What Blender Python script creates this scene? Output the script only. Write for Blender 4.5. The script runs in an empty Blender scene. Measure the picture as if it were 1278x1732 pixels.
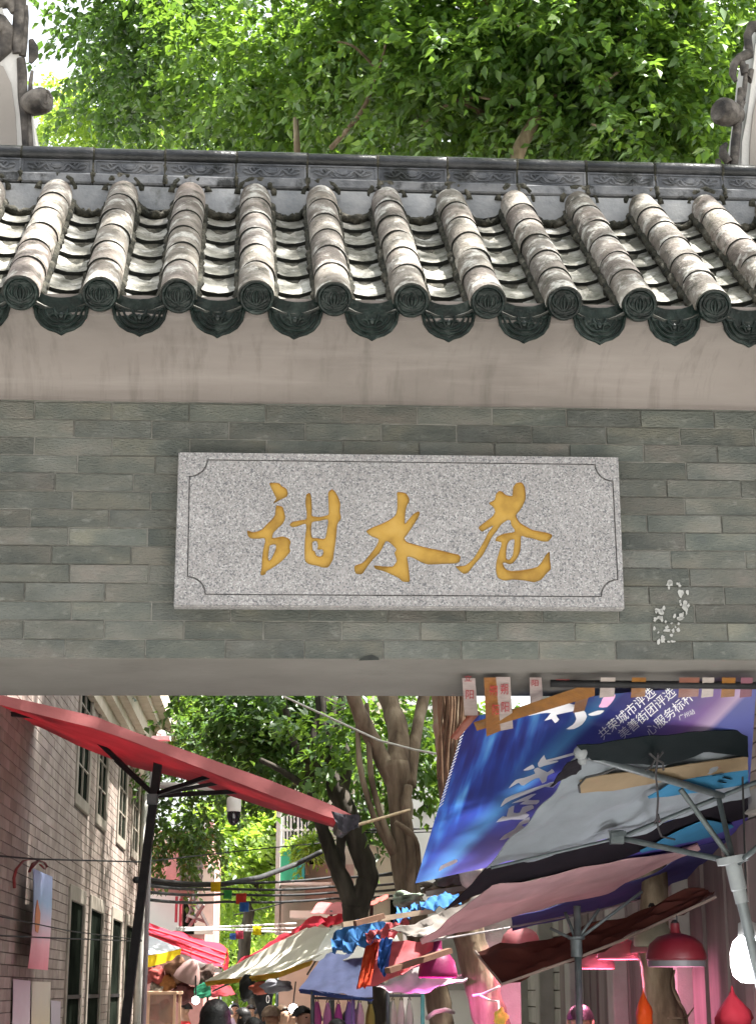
import bpy, math, random
import numpy as np
from mathutils import Matrix, Vector
random.seed(7); rng = np.random.default_rng(7)
R = math.radians
S = bpy.context.scene
COL = S.collection

# ------------------------------------------------------------ camera, sky, sun, exposure
F = 2900.0; PITCH = math.atan(809 / F); CAM = np.array([0.0, 0.0, 1.6])
CP, SP = math.cos(PITCH), math.sin(PITCH)
cd = bpy.data.cameras.new('camera'); cam = bpy.data.objects.new('camera', cd); COL.objects.link(cam)
cam.location = CAM; cam.rotation_euler = (math.pi / 2 + PITCH, 0, 0)
cd.sensor_fit = 'VERTICAL'; cd.sensor_height = 36; cd.lens = F / 1732 * 36
cd.clip_start = 0.05; cd.clip_end = 2000
S.camera = cam
SUN_EL, SUN_AZ = R(67), R(93)          # azimuth measured from +Y (up the street) towards +X
w = bpy.data.worlds.new('World'); S.world = w; w.use_nodes = True
nt = w.node_tree; bg = nt.nodes['Background']
sky = nt.nodes.new('ShaderNodeTexSky'); sky.sky_type = 'NISHITA'; sky.sun_disc = False
sky.sun_elevation = SUN_EL; sky.sun_rotation = SUN_AZ; sky.air_density = 1.2; sky.dust_density = 4.0; sky.ozone_density = 1.0
hs = nt.nodes.new('ShaderNodeHueSaturation'); hs.inputs['Saturation'].default_value = 0.30
tint = nt.nodes.new('ShaderNodeMix'); tint.data_type = 'RGBA'; tint.blend_type = 'MULTIPLY'; tint.inputs[0].default_value = 1.0
tint.inputs[7].default_value = (1.0, 1.0, 0.985, 1)
nt.links.new(sky.outputs[0], hs.inputs['Color']); nt.links.new(hs.outputs[0], tint.inputs[6])
nt.links.new(tint.outputs[2], bg.inputs['Color'])
bg.inputs['Strength'].default_value = 0.11
sl = bpy.data.lights.new('sun', 'SUN'); sl.energy = 5.0; sl.angle = R(0.8); sl.color = (1.0, 0.965, 0.91)
so = bpy.data.objects.new('sun', sl); COL.objects.link(so); so.location = (0, 0, 30)
sdir = Vector((math.cos(SUN_EL) * math.sin(SUN_AZ), math.cos(SUN_EL) * math.cos(SUN_AZ), math.sin(SUN_EL)))
so.rotation_euler = sdir.to_track_quat('Z', 'Y').to_euler()
S.view_settings.view_transform = 'Standard'; S.view_settings.look = 'None'; S.view_settings.gamma = 1
S.view_settings.exposure = 2.4
try: S.view_settings.use_curve_mapping = False
except Exception: pass
S.render.engine = 'CYCLES'
S.cycles.max_bounces = 8; S.cycles.transparent_max_bounces = 8

# ------------------------------------------------------------ geometry helpers
def ray(px, py):
    u = (px - 639) / F; v = (866 - py) / F
    return np.array([u, CP - v * SP, SP + v * CP])
def W(px, py, Y):
    d = ray(px, py); return CAM + d * (Y / d[1])
def PPM(Y): return 1.0 / F * Y          # metres per photo pixel (about)

WM = {}
def N3(a):
    a = np.asarray(a, float); l = np.linalg.norm(a); return a / l if l > 1e-9 else a
def tag(o, label=None, cat=None, group=None, kind=None):
    if label: o['label'] = label
    if cat: o['category'] = cat
    if group: o['group'] = group
    if kind: o['kind'] = kind
    return o
def thing(name, label, cat, loc=(0, 0, 0), mat=None, group=None, parent=None):
    o = bpy.data.objects.new(name, None); COL.objects.link(o); o.empty_display_size = .1
    m = Matrix.Translation(Vector([float(c) for c in loc])) if mat is None else mat
    o.matrix_world = m; WM[o] = m
    return tag(o, label, cat, group)

class MB:
    def __init__(s): s.v = []; s.f = []; s.mi = []; s.uv = None
    def add(s, vs, fs, mi=0):
        b = len(s.v); s.v += [tuple(map(float, p)) for p in vs]
        s.f += [tuple(b + i for i in f) for f in fs]; s.mi += [mi] * len(fs); return s
    def box(s, lo, hi, mi=0, M=None):
        x0, y0, z0 = lo; x1, y1, z1 = hi
        vs = [(x0,y0,z0),(x1,y0,z0),(x1,y1,z0),(x0,y1,z0),(x0,y0,z1),(x1,y0,z1),(x1,y1,z1),(x0,y1,z1)]
        if M is not None: vs = [tuple(M @ Vector(p)) for p in vs]
        return s.add(vs, [(3,2,1,0),(4,5,6,7),(0,1,5,4),(1,2,6,5),(2,3,7,6),(3,0,4,7)], mi)
    def bar(s, a, b, w, h=None, mi=0, up=(0, 0, 1)):
        a = np.array(a, float); b = np.array(b, float); h = h or w
        d = N3(b - a); u = np.array(up, float)
        if abs(d @ u) > .95: u = np.array([1., 0, 0])
        r = N3(np.cross(d, u)); u = np.cross(r, d)
        vs = []
        for p in (a, b):
            for sx, sy in ((-1,-1),(1,-1),(1,1),(-1,1)): vs.append(p + r * sx * w / 2 + u * sy * h / 2)
        return s.add(vs, [(3,2,1,0),(4,5,6,7),(0,1,5,4),(1,2,6,5),(2,3,7,6),(3,0,4,7)], mi)
    def tube(s, pts, rad, n=8, mi=0, cap=True, squash=1.0, up=None):
        P = [np.array(p, float) for p in pts]; m = len(P)
        if not hasattr(rad, '__len__'): rad = [rad] * m
        u = None; rings = []
        for i in range(m):
            d = N3(P[min(i+1, m-1)] - P[max(i-1, 0)])
            if u is None:
                u = np.array(up if up is not None else ([0, 0, 1.] if abs(d[2]) < .9 else [1., 0, 0]), float)
            u = u - d * (u @ d); u = N3(u); r = np.cross(d, u)
            rings.append([P[i] + (r * math.cos(t) * rad[i] + u * math.sin(t) * rad[i] * squash) for t in [2*math.pi*k/n for k in range(n)]])
        vs = [p for rg in rings for p in rg]; fs = []
        for i in range(m - 1):
            for k in range(n):
                k2 = (k + 1) % n; fs.append((i*n+k, i*n+k2, (i+1)*n+k2, (i+1)*n+k))
        if cap: fs.append(tuple(reversed(range(n)))); fs.append(tuple(range((m-1)*n, m*n)))
        return s.add(vs, fs, mi)
    def lathe(s, prof, c=(0, 0, 0), n=16, mi=0, axis=None, cap=False):
        """prof: (radius, height) pairs turned about z (or about axis) through c"""
        c = np.array(c, float)
        if axis is None: X, Yv, Z = np.eye(3)
        else:
            Z = N3(axis); X = N3(np.cross(Z, [0, 1, 0.123])); Yv = np.cross(Z, X)
        vs = []; fs = []
        for r, h in prof:
            for k in range(n):
                t = 2*math.pi*k/n; vs.append(c + X*r*math.cos(t) + Yv*r*math.sin(t) + Z*h)
        for i in range(len(prof)-1):
            for k in range(n):
                k2 = (k+1) % n; fs.append((i*n+k, i*n+k2, (i+1)*n+k2, (i+1)*n+k))
        if cap: fs.append(tuple(reversed(range(n)))); fs.append(tuple(range((len(prof)-1)*n, len(prof)*n)))
        return s.add(vs, fs, mi)
    def sphere(s, c, r, n=12, m=8, mi=0):
        r = np.array(r, float) if hasattr(r, '__len__') else np.array([r]*3, float)
        vs = []; fs = []
        for i in range(m+1):
            a = math.pi*i/m
            for k in range(n):
                t = 2*math.pi*k/n
                vs.append(np.array(c) + r*np.array([math.sin(a)*math.cos(t), math.sin(a)*math.sin(t), -math.cos(a)]))
        for i in range(m):
            for k in range(n):
                k2 = (k+1) % n; fs.append((i*n+k, i*n+k2, (i+1)*n+k2, (i+1)*n+k))
        return s.add(vs, fs, mi)
    def prism(s, poly, off, mi=0):
        """poly: 3-D outline; off: vector to the other cap"""
        n = len(poly); off = np.array(off, float)
        vs = [np.array(p, float) for p in poly]; vs += [p + off for p in vs]
        fs = [tuple(range(n)), tuple(reversed(range(n, 2*n)))] + [(i, i+n, (i+1) % n + n, (i+1) % n) for i in range(n)]
        return s.add(vs, fs, mi)
    def mesh(s, name, mats, smooth=False, inv=None):
        me = bpy.data.meshes.new(name)
        vs = s.v if inv is None else [tuple(inv @ Vector(p)) for p in s.v]
        me.from_pydata(vs, [], s.f)
        for m in (mats if isinstance(mats, (list, tuple)) else [mats]): me.materials.append(m)
        if any(s.mi): me.polygons.foreach_set('material_index', s.mi)
        if smooth: me.polygons.foreach_set('use_smooth', [True]*len(s.f))
        if s.uv is not None:
            ul = me.uv_layers.new(name='UVMap')
            li = np.empty(len(me.loops), dtype=np.int32); me.loops.foreach_get('vertex_index', li)
            ul.data.foreach_set('uv', np.asarray(s.uv, dtype=np.float32)[li].ravel())
        me.validate(); me.update(); return me
    def build(s, name, mats, parent=None, smooth=False, world=True, sharp=None):
        inv = WM[parent].inverted() if (parent is not None and world) else None
        me = s.mesh(name, mats, smooth, inv)
        if smooth and sharp: me.set_sharp_from_angle(angle=R(sharp))
        return put(name, me, parent)
def put(name, me, parent=None, loc=None, rot=None, mat=None):
    o = bpy.data.objects.new(name, me); COL.objects.link(o)
    if parent is not None: o.parent = parent
    if mat is not None: o.matrix_basis = mat
    elif loc is not None:
        o.location = loc
        if rot is not None: o.rotation_euler = rot
    WM[o] = (WM[parent] if parent is not None else Matrix()) @ o.matrix_basis
    return o
def struct(o): o['kind'] = 'structure'; return o
def bev(o, wd=.004, seg=2):
    m = o.modifiers.new('bevel', 'BEVEL'); m.width = wd; m.segments = seg; m.limit_method = 'ANGLE'; m.angle_limit = R(40)
    return o

# ------------------------------------------------------------ materials
MATS = {}
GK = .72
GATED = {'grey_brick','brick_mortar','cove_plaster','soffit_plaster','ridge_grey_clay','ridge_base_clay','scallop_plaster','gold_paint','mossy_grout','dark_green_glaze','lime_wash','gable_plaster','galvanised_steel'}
def M(name, cols, scale=6, rough=.8, bump=.25, bscale=70, spec=.3, metal=0, rand=.1, stretch=(1, 1, 1), detail=6,
      transl=0, tcol=None, pos=None, hue=0.0, nrough=.55, alpha=1, coat=0):
    """noise-driven colour ramp over object coordinates, a per-object shift, fine bump"""
    if name in MATS: return MATS[name]
    m = bpy.data.materials.new(name); m.use_nodes = True; MATS[name] = m
    n = m.node_tree.nodes; l = m.node_tree.links; b = n['Principled BSDF']
    tc = n.new('ShaderNodeTexCoord'); oi = n.new('ShaderNodeObjectInfo')
    mp = n.new('ShaderNodeMapping'); mp.inputs['Scale'].default_value = stretch
    mul = n.new('ShaderNodeMath'); mul.operation = 'MULTIPLY'; mul.inputs[1].default_value = 53.0
    l.new(oi.outputs['Random'], mul.inputs[0]); l.new(tc.outputs['Object'], mp.inputs['Vector']); l.new(mul.outputs[0], mp.inputs['Location'])
    nz = n.new('ShaderNodeTexNoise'); nz.inputs['Scale'].default_value = scale; nz.inputs['Detail'].default_value = detail; nz.inputs['Roughness'].default_value = nrough
    l.new(mp.outputs[0], nz.inputs['Vector'])
    if not isinstance(cols[0], (tuple, list)): cols = [cols]
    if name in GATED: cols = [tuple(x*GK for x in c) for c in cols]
    if name in ('weathered_roof_tile', 'pan_tile'): cols = [tuple(x*.84 for x in c) for c in cols]
    k = len(cols)
    if pos is None: pos = [.5] if k == 1 else [.34 + .34 * i / (k - 1) for i in range(k)]
    cr = n.new('ShaderNodeValToRGB'); el = cr.color_ramp.elements
    while len(el) < k: el.new(.5)
    while len(el) > k and len(el) > 1: el.remove(el[-1])
    for i in range(k): el[i].position = pos[i]; el[i].color = (*cols[i], 1)
    l.new(nz.outputs[0], cr.inputs[0])
    hv = n.new('ShaderNodeHueSaturation'); l.new(cr.outputs[0], hv.inputs['Color'])
    mr = n.new('ShaderNodeMapRange'); mr.inputs[3].default_value = 1 - rand; mr.inputs[4].default_value = 1 + rand
    l.new(oi.outputs['Random'], mr.inputs[0]); l.new(mr.outputs[0], hv.inputs['Value'])
    if hue:
        m2 = n.new('ShaderNodeMath'); m2.operation = 'MULTIPLY'; m2.inputs[1].default_value = 7.31
        fr = n.new('ShaderNodeMath'); fr.operation = 'FRACT'; l.new(oi.outputs['Random'], m2.inputs[0]); l.new(m2.outputs[0], fr.inputs[0])
        mh = n.new('ShaderNodeMapRange'); mh.inputs[3].default_value = .5 - hue; mh.inputs[4].default_value = .5 + hue
        l.new(fr.outputs[0], mh.inputs[0]); l.new(mh.outputs[0], hv.inputs['Hue'])
    l.new(hv.outputs[0], b.inputs['Base Color'])
    b.inputs['Roughness'].default_value = rough; b.inputs['Metallic'].default_value = metal
    b.inputs['Specular IOR Level'].default_value = spec
    if coat: b.inputs['Coat Weight'].default_value = coat; b.inputs['Coat Roughness'].default_value = .25
    if bump:
        n2 = n.new('ShaderNodeTexNoise'); n2.inputs['Scale'].default_value = bscale; n2.inputs['Detail'].default_value = 5
        l.new(mp.outputs[0], n2.inputs['Vector'])
        bp = n.new('ShaderNodeBump'); bp.inputs['Strength'].default_value = bump; bp.inputs['Distance'].default_value = .01
        l.new(n2.outputs[0], bp.inputs['Height']); l.new(bp.outputs[0], b.inputs['Normal'])
    if transl:
        tr = n.new('ShaderNodeBsdfTranslucent')
        if tcol: tr.inputs[0].default_value = (*tcol, 1)
        else: l.new(hv.outputs[0], tr.inputs[0])
        mx = n.new('ShaderNodeMixShader'); mx.inputs[0].default_value = transl
        l.new(b.outputs[0], mx.inputs[1]); l.new(tr.outputs[0], mx.inputs[2]); l.new(mx.outputs[0], n['Material Output'].inputs[0])
    m['_ramp'] = 1
    return m
def emis(name, col, st):
    m = bpy.data.materials.new(name); m.use_nodes = True; b = m.node_tree.nodes['Principled BSDF']
    b.inputs['Base Color'].default_value = (*col, 1); b.inputs['Emission Color'].default_value = (*col, 1); b.inputs['Emission Strength'].default_value = st
    return m
def addmix(m, col, scale, lo, hi, fac=1.0, stretch=(1, 1, 1), seed=11.0, zsrc=None):
    """lay a second noise-masked stain or painted glint colour over a material made by M()"""
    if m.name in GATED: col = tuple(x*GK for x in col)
    if m.name in ('weathered_roof_tile', 'pan_tile'): col = tuple(x*.84 for x in col)
    n = m.node_tree.nodes; l = m.node_tree.links; b = n['Principled BSDF']
    src = b.inputs['Base Color'].links[0].from_socket
    tc = n.new('ShaderNodeTexCoord'); oi = n.new('ShaderNodeObjectInfo'); mp = n.new('ShaderNodeMapping'); mp.inputs['Scale'].default_value = stretch
    mu = n.new('ShaderNodeMath'); mu.operation = 'MULTIPLY_ADD'; mu.inputs[1].default_value = 31.0; mu.inputs[2].default_value = seed
    l.new(oi.outputs['Random'], mu.inputs[0]); l.new(mu.outputs[0], mp.inputs['Location']); l.new(tc.outputs['Object'], mp.inputs['Vector'])
    nz = n.new('ShaderNodeTexNoise'); nz.inputs['Scale'].default_value = scale; nz.inputs['Detail'].default_value = 8; nz.inputs['Roughness'].default_value = .65
    l.new(mp.outputs[0], nz.inputs['Vector'])
    mr = n.new('ShaderNodeMapRange'); mr.inputs[1].default_value = lo; mr.inputs[2].default_value = hi; mr.inputs[4].default_value = fac
    l.new(nz.outputs[0], mr.inputs[0])
    mx = n.new('ShaderNodeMix'); mx.data_type = 'RGBA'; mx.inputs[7].default_value = (*col, 1)
    l.new(mr.outputs[0], mx.inputs[0]); l.new(src, mx.inputs[6]); l.new(mx.outputs[2], b.inputs['Base Color'])
    return m

brickM = M('grey_brick', [(.060,.067,.060), (.088,.091,.078), (.122,.115,.095)], scale=4.5, rough=.85, bump=.75, bscale=75, rand=.26, hue=.035, stretch=(1, 1, 2.2))
addmix(brickM, (.20,.20,.18), 24, .57, .74, .6, stretch=(1, 1, 1.5))
addmix(brickM, (.045,.052,.046), 5, .56, .75, .55, seed=3)
mortarM = M('brick_mortar', [(.13,.127,.11), (.21,.205,.185)], scale=20, rough=.95, bump=.5, rand=.05)
plasterM = M('cove_plaster', [(.155,.134,.122), (.188,.165,.151)], scale=3, rough=.9, bump=.12, bscale=25, rand=0, stretch=(.5, 1, 2))
addmix(plasterM, (.16,.145,.13), 2.2, .56, .8, .35, stretch=(.35, 1, 1.6))
addmix(plasterM, (.085,.075,.065), 3.0, .52, .76, .7, stretch=(6, 1, .45), seed=8)
addmix(plasterM, (.10,.088,.078), 1.1, .5, .62, .35, stretch=(1, 1, 1.6), seed=33)
addmix(plasterM, (.24,.215,.20), 1.5, .5, .75, .6, stretch=(.5, 1, 9), seed=19)
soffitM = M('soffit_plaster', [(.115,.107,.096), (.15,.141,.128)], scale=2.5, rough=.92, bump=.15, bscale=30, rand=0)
tileM = M('weathered_roof_tile', [(.082,.066,.053), (.152,.130,.110), (.235,.215,.188)], scale=9, rough=.78, bump=.55, bscale=85, rand=.30, hue=.015)
addmix(tileM, (.44,.43,.39), 12, .52, .62, .8, seed=5)
addmix(tileM, (.03,.028,.018), 15, .55, .66, .85, seed=23)
addmix(tileM, (.055,.052,.03), 42, .54, .64, .6, seed=41)
panM = M('pan_tile', [(.09,.085,.066), (.21,.20,.17), (.36,.35,.315)], scale=10, rough=.5, bump=.6, bscale=60, rand=.25, spec=.4)
addmix(panM, (.035,.033,.02), 20, .52, .64, .85, seed=9)
addmix(panM, (.62,.61,.58), 14, .58, .68, .75, seed=15)  # white patches stand in for sky glints on the pans
lipM = M('tile_lip', [(.006,.007,.006), (.018,.02,.016)], scale=30, rough=.7, bump=.4, rand=.1)
glazeM = M('dark_green_glaze', [(.003,.006,.005), (.006,.012,.010), (.03,.038,.034)], scale=22, rough=.28, bump=.4, bscale=60, spec=.22, rand=.3, pos=[.4,.55,.72])
rbaseM = M('ridge_base_clay', [(.07,.073,.08), (.13,.133,.14), (.19,.19,.195)], scale=9, rough=.7, bump=.4, rand=.22, spec=.2)
addmix(rbaseM, (.012,.013,.012), 7, .55, .64, .9, seed=2)
mossM = M('mossy_grout', [(.010,.011,.007), (.030,.029,.02), (.07,.064,.047), (.20,.185,.155)], scale=22, rough=.98, bump=1.0, bscale=70, rand=.05, pos=[.3,.48,.6,.74])
ridgeM = M('ridge_grey_clay', [(.045,.049,.056), (.10,.104,.113), (.175,.176,.182)], scale=9, rough=.7, bump=.4, rand=.2, spec=.2)
addmix(ridgeM, (.02,.022,.02), 7, .56, .66, .85, seed=2)
rcapM = M('ridge_cap_glaze', [(.003,.0035,.004), (.008,.009,.010), (.022,.022,.024)], scale=8, rough=.36, bump=.3, rand=.3, spec=.3)
scalM = M('scallop_plaster', [(.18,.19,.20), (.28,.285,.29), (.37,.37,.365)], scale=7, rough=.8, bump=.3, rand=.15)
addmix(scalM, (.08,.08,.07), 6, .56, .66, .8, seed=6)
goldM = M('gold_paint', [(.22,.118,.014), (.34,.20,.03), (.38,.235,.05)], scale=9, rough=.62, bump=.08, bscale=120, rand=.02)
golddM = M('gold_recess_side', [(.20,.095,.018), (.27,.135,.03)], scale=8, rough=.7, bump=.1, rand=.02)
whitewM = M('lime_wash', [(.5,.48,.45), (.6,.58,.55)], scale=4, rough=.9, bump=.2, rand=.04)
gablegM = M('gable_plaster', [(.25,.225,.20), (.31,.28,.25)], scale=3, rough=.9, bump=.15, rand=.03)
ornM = M('old_clay_ornament', [(.016,.014,.013), (.05,.043,.037), (.13,.115,.10)], scale=14, rough=.75, bump=.8, bscale=45, rand=.15, pos=[.35,.5,.68])
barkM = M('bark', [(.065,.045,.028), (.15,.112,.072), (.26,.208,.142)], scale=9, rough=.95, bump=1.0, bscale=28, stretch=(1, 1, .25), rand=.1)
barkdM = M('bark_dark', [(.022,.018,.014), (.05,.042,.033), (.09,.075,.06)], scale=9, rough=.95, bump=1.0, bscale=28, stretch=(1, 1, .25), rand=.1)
blackmM = M('black_metal', [(.006,.006,.007), (.012,.012,.013)], scale=20, rough=.6, bump=.05, rand=.1, spec=.2)
steelM = M('galvanised_steel', [(.085,.105,.11), (.15,.175,.18)], scale=14, rough=.5, bump=.08, metal=.3, rand=.1)
cableM = M('cable_rubber', [(.014,.014,.015), (.03,.03,.03)], scale=20, rough=.7, bump=0, rand=.1)
addmix(brickM, (.16,.165,.155), 2.2, .5, .75, .5, seed=14)
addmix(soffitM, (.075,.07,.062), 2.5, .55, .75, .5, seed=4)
groundM = M('concrete_paving', [(.35,.35,.335), (.44,.44,.425)], scale=3, rough=.95, bump=.5, bscale=200, rand=0)
paveM = M('granite_paving', [(.20,.20,.195), (.28,.275,.265)], scale=12, rough=.85, bump=.3, rand=.1)

# granite: three layers of crystal-sized cells
def granite():
    m = bpy.data.materials.new('granite'); m.use_nodes = True; n = m.node_tree.nodes; l = m.node_tree.links; b = n['Principled BSDF']
    tc = n.new('ShaderNodeTexCoord')
    v = n.new('ShaderNodeTexVoronoi'); v.inputs['Scale'].default_value = 215; l.new(tc.outputs['Object'], v.inputs['Vector'])
    sep = n.new('ShaderNodeSeparateColor'); l.new(v.outputs['Color'], sep.inputs[0])
    cr = n.new('ShaderNodeValToRGB'); cr.color_ramp.interpolation = 'CONSTANT'; el = cr.color_ramp.elements
    cs = [(0,(.085,.085,.09)),(.12,(.14,.135,.135)),(.32,(.18,.172,.17)),(.55,(.215,.209,.209)),(.74,(.19,.176,.174)),(.9,(.275,.27,.265))]
    while len(el) < len(cs): el.new(.5)
    for e, (p, c) in zip(el, cs): e.position = p; e.color = (*c, 1)
    l.new(sep.outputs[0], cr.inputs[0])
    nz = n.new('ShaderNodeTexNoise'); nz.inputs['Scale'].default_value = 9; nz.inputs['Detail'].default_value = 4; l.new(tc.outputs['Object'], nz.inputs['Vector'])
    hv = n.new('ShaderNodeHueSaturation'); mr = n.new('ShaderNodeMapRange'); mr.inputs[3].default_value = .72; mr.inputs[4].default_value = 1.02
    l.new(nz.outputs[0], mr.inputs[0]); l.new(mr.outputs[0], hv.inputs['Value']); l.new(cr.outputs[0], hv.inputs['Color']); l.new(hv.outputs[0], b.inputs['Base Color'])
    b.inputs['Roughness'].default_value = .7; b.inputs['Specular IOR Level'].default_value = .35
    bp = n.new('ShaderNodeBump'); bp.inputs['Strength'].default_value = .25; bp.inputs['Distance'].default_value = .002
    l.new(sep.outputs[1], bp.inputs['Height']); l.new(bp.outputs[0], b.inputs['Normal'])
    return m
graniteM = granite()

def leafmat(name, dark, mid, light, tcol, tf=.4):
    m = bpy.data.materials.new(name); m.use_nodes = True; n = m.node_tree.nodes; l = m.node_tree.links; b = n['Principled BSDF']
    g = n.new('ShaderNodeNewGeometry'); cr = n.new('ShaderNodeValToRGB'); el = cr.color_ramp.elements
    el.new(.5); el.new(.8)
    for e, (p, c) in zip(el, [(0, dark), (.4, mid), (.75, mid), (1, light)]): e.position = p; e.color = (*c, 1)
    l.new(g.outputs['Random Per Island'], cr.inputs[0]); l.new(cr.outputs[0], b.inputs['Base Color'])
    b.inputs['Roughness'].default_value = .42; b.inputs['Specular IOR Level'].default_value = .5
    tr = n.new('ShaderNodeBsdfTranslucent')
    hv = n.new('ShaderNodeMix'); hv.data_type = 'RGBA'; hv.blend_type = 'MIX'; hv.inputs[0].default_value = .6; hv.inputs[7].default_value = (*tcol, 1)
    l.new(cr.outputs[0], hv.inputs[6]); l.new(hv.outputs[2], tr.inputs[0])
    mx = n.new('ShaderNodeMixShader'); mx.inputs[0].default_value = tf
    l.new(b.outputs[0], mx.inputs[1]); l.new(tr.outputs[0], mx.inputs[2]); l.new(mx.outputs[0], n['Material Output'].inputs[0])
    return m
leafM = leafmat('ficus_leaf', (.022,.055,.012), (.056,.125,.022), (.15,.245,.042), (.30,.50,.04), .34)
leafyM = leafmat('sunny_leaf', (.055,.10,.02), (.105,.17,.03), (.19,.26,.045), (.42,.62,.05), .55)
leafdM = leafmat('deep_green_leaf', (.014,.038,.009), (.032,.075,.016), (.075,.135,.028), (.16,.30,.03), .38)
def fab(name, c, transl=.3, rough=.85, scale=5, var=.12, spec=.2):
    lo = tuple(x*(1-var) for x in c); hi = tuple(min(.95, x*(1+var)) for x in c)
    return M(name, [lo, hi], scale=scale, rough=rough, bump=.15, bscale=60, rand=.02, transl=transl, spec=spec)
def flat(name, c, rough=.7, var=.1, scale=12, bump=.1, metal=0, rand=.03, spec=.3):
    return M(name, [tuple(x*(1-var) for x in c), tuple(min(.95, x*(1+var)) for x in c)], scale=scale, rough=rough, bump=bump, metal=metal, rand=rand, spec=spec)
# ------------------------------------------------------------ ground
g = MB(); g.box((-300, -60, -.5), (300, 600, 0)); struct(g.build('ground', groundM))
# ------------------------------------------------------------ gate
TH, KK = 0.0786, 0.0119
GX = .038
GM = Matrix.Translation((GX * math.cos(TH), 5.9 + GX * math.sin(TH), 0)) @ Matrix.Rotation(TH, 4, 'Z') @ Matrix.Rotation(-KK, 4, 'Y')
GI = GM.inverted()
def L(px, py, y):
    d = GI.to_3x3() @ Vector(ray(px, py)); o = GI @ Vector(CAM)
    t = (y - o.y) / d.y; p = o + d * t
    return np.array([p.x, y, p.z])
gate = thing('gate', 'grey brick lane gate under a tiled roof with pale plaster cove', 'gate', mat=GM)
def gb(mb, name, mats, parent=gate, smooth=False, sharp=None):
    return mb.build(name, mats, parent, smooth, world=False, sharp=sharp)
ZB, ZT = 2.7137, 3.6567
GXL, GXR = -2.6, 2.6
# core and soffit
c = MB(); c.box((GXL, .0045, ZB + .012), (GXR, .77, ZT + .25)); gb(c, 'wall_core', mortarM)
c = MB(); c.box((GXL + .32, .004, ZB - .001), (GXR - .32, .775, ZB + .012)); gb(c, 'soffit', soffitM)
for sx in (-1, 1):
    c = MB(); c.box((sx*2.44 - .16, .01, 0), (sx*2.44 + .16, .76, ZB + .011)); gb(c, 'pillar', brickM)
# bricks: a course is .0665 high, brick .2745 long
def brick_mesh(bl, bh, bd, ch=.0018):
    mb = MB(); x0, x1 = -bl/2, bl/2; z0, z1 = -bh/2, bh/2
    fr = [(x0+ch,0,z0+ch),(x1-ch,0,z0+ch),(x1-ch,0,z1-ch),(x0+ch,0,z1-ch)]
    md = [(x0,ch,z0),(x1,ch,z0),(x1,ch,z1),(x0,ch,z1)]; bk = [(x0,bd,z0),(x1,bd,z0),(x1,bd,z1),(x0,bd,z1)]
    fs = [(0,1,2,3)]
    for a, b in ((0, 4), (4, 8)):
        for i in range(4): j = (i+1) % 4; fs.append((a+i, b+i, b+j, a+j))
    mb.add(fr + md + bk, fs); return mb.mesh('brick', brickM)
BL, CH = .2745, .0665
bm_std = [brick_mesh(BL - .0042 - .001*i, CH - .0034 - .0006*i, .03) for i in range(3)]
bm_cut = {}
nC = int((ZT - ZB) / CH) + 1
x_ref = L(1043, 1100, 0)[0]
for j in range(nC):
    z0 = ZB + j * CH
    h = min(CH, ZT + .01 - z0)
    if h < .02: continue
    off = x_ref + (BL * .5 if j % 2 else 0) + random.uniform(-.015, .015) + (.06 if j in (5, 9) else 0)
    x = off - BL * 11
    while x < GXR - .1:
        l = BL
        if x + l > GXL + .1 and x < GXR:
            xa, xb = max(x, GXL), min(x + l, GXR)
            if xb - xa > .06:
                full = (xb - xa > BL - .001) and h > CH - .001
                if full: me = random.choice(bm_std)
                else:
                    key = (round(xb-xa, 2), round(h, 3))
                    if key not in bm_cut: bm_cut[key] = brick_mesh(xb - xa - .0055, h - .0045, .03)
                    me = bm_cut[key]
                put('brick', me, gate, loc=((xa+xb)/2, random.uniform(-.0036, .0018), z0 + h/2), rot=(random.uniform(-.006, .006), random.uniform(-.002, .002), random.uniform(-.004, .004)))
        x += l
# white paint flakes on the bricks at the right end, and a chipped brick edge
fl = MB()
for px, py, rx, ry in [(x_ + random.gauss(0, 5), y_ + random.gauss(0, 7), random.uniform(1.5, 5), random.uniform(1.5, 6)) for x_, y_ in [(1132,988),(1148,1000),(1156,1018),(1157,1032),(1112,1030),(1122,1042),(1105,1046),(1150,1044),(1146,1052),(1128,1065),(1136,1074),(1118,1076)] for _ in range(4)] + [(1150,1003,7,9),(1157,1024,5,9),(1151,1044,6,7),(1112,1032,6,4),(1128,1066,8,4)] or [(1132,990,6,4),(1150,1005,12,18),(1158,1025,7,10),(1112,1030,12,9),(1124,1008,4,6),(1150,1042,10,12),(1128,1065,16,8),(1140,1072,14,6),(1105,1046,7,5),(1120,1078,6,6),(1146,994,8,5)]:
    k = 9; pts = []
    for i in range(k):
        t = 2*math.pi*i/k; r = random.uniform(.45, 1.1); pts.append(L(px + rx*r*math.cos(t), py + ry*r*math.sin(t), -.0062))
    fl.prism(pts, (0, .0045, 0))
pf_ = gb(fl, 'paint_flakes', flat('old_white_paint', (.21,.208,.197))); pf_['kind'] = 'stuff'
ck = MB(); pts = [L(px, py, -.0045) for px, py in [(606,1117),(615,1110),(628,1107),(640,1112),(641,1116)]]; ck.prism(pts, (0, .004, 0)); gb(ck, 'brick_chip', lipM)
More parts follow.
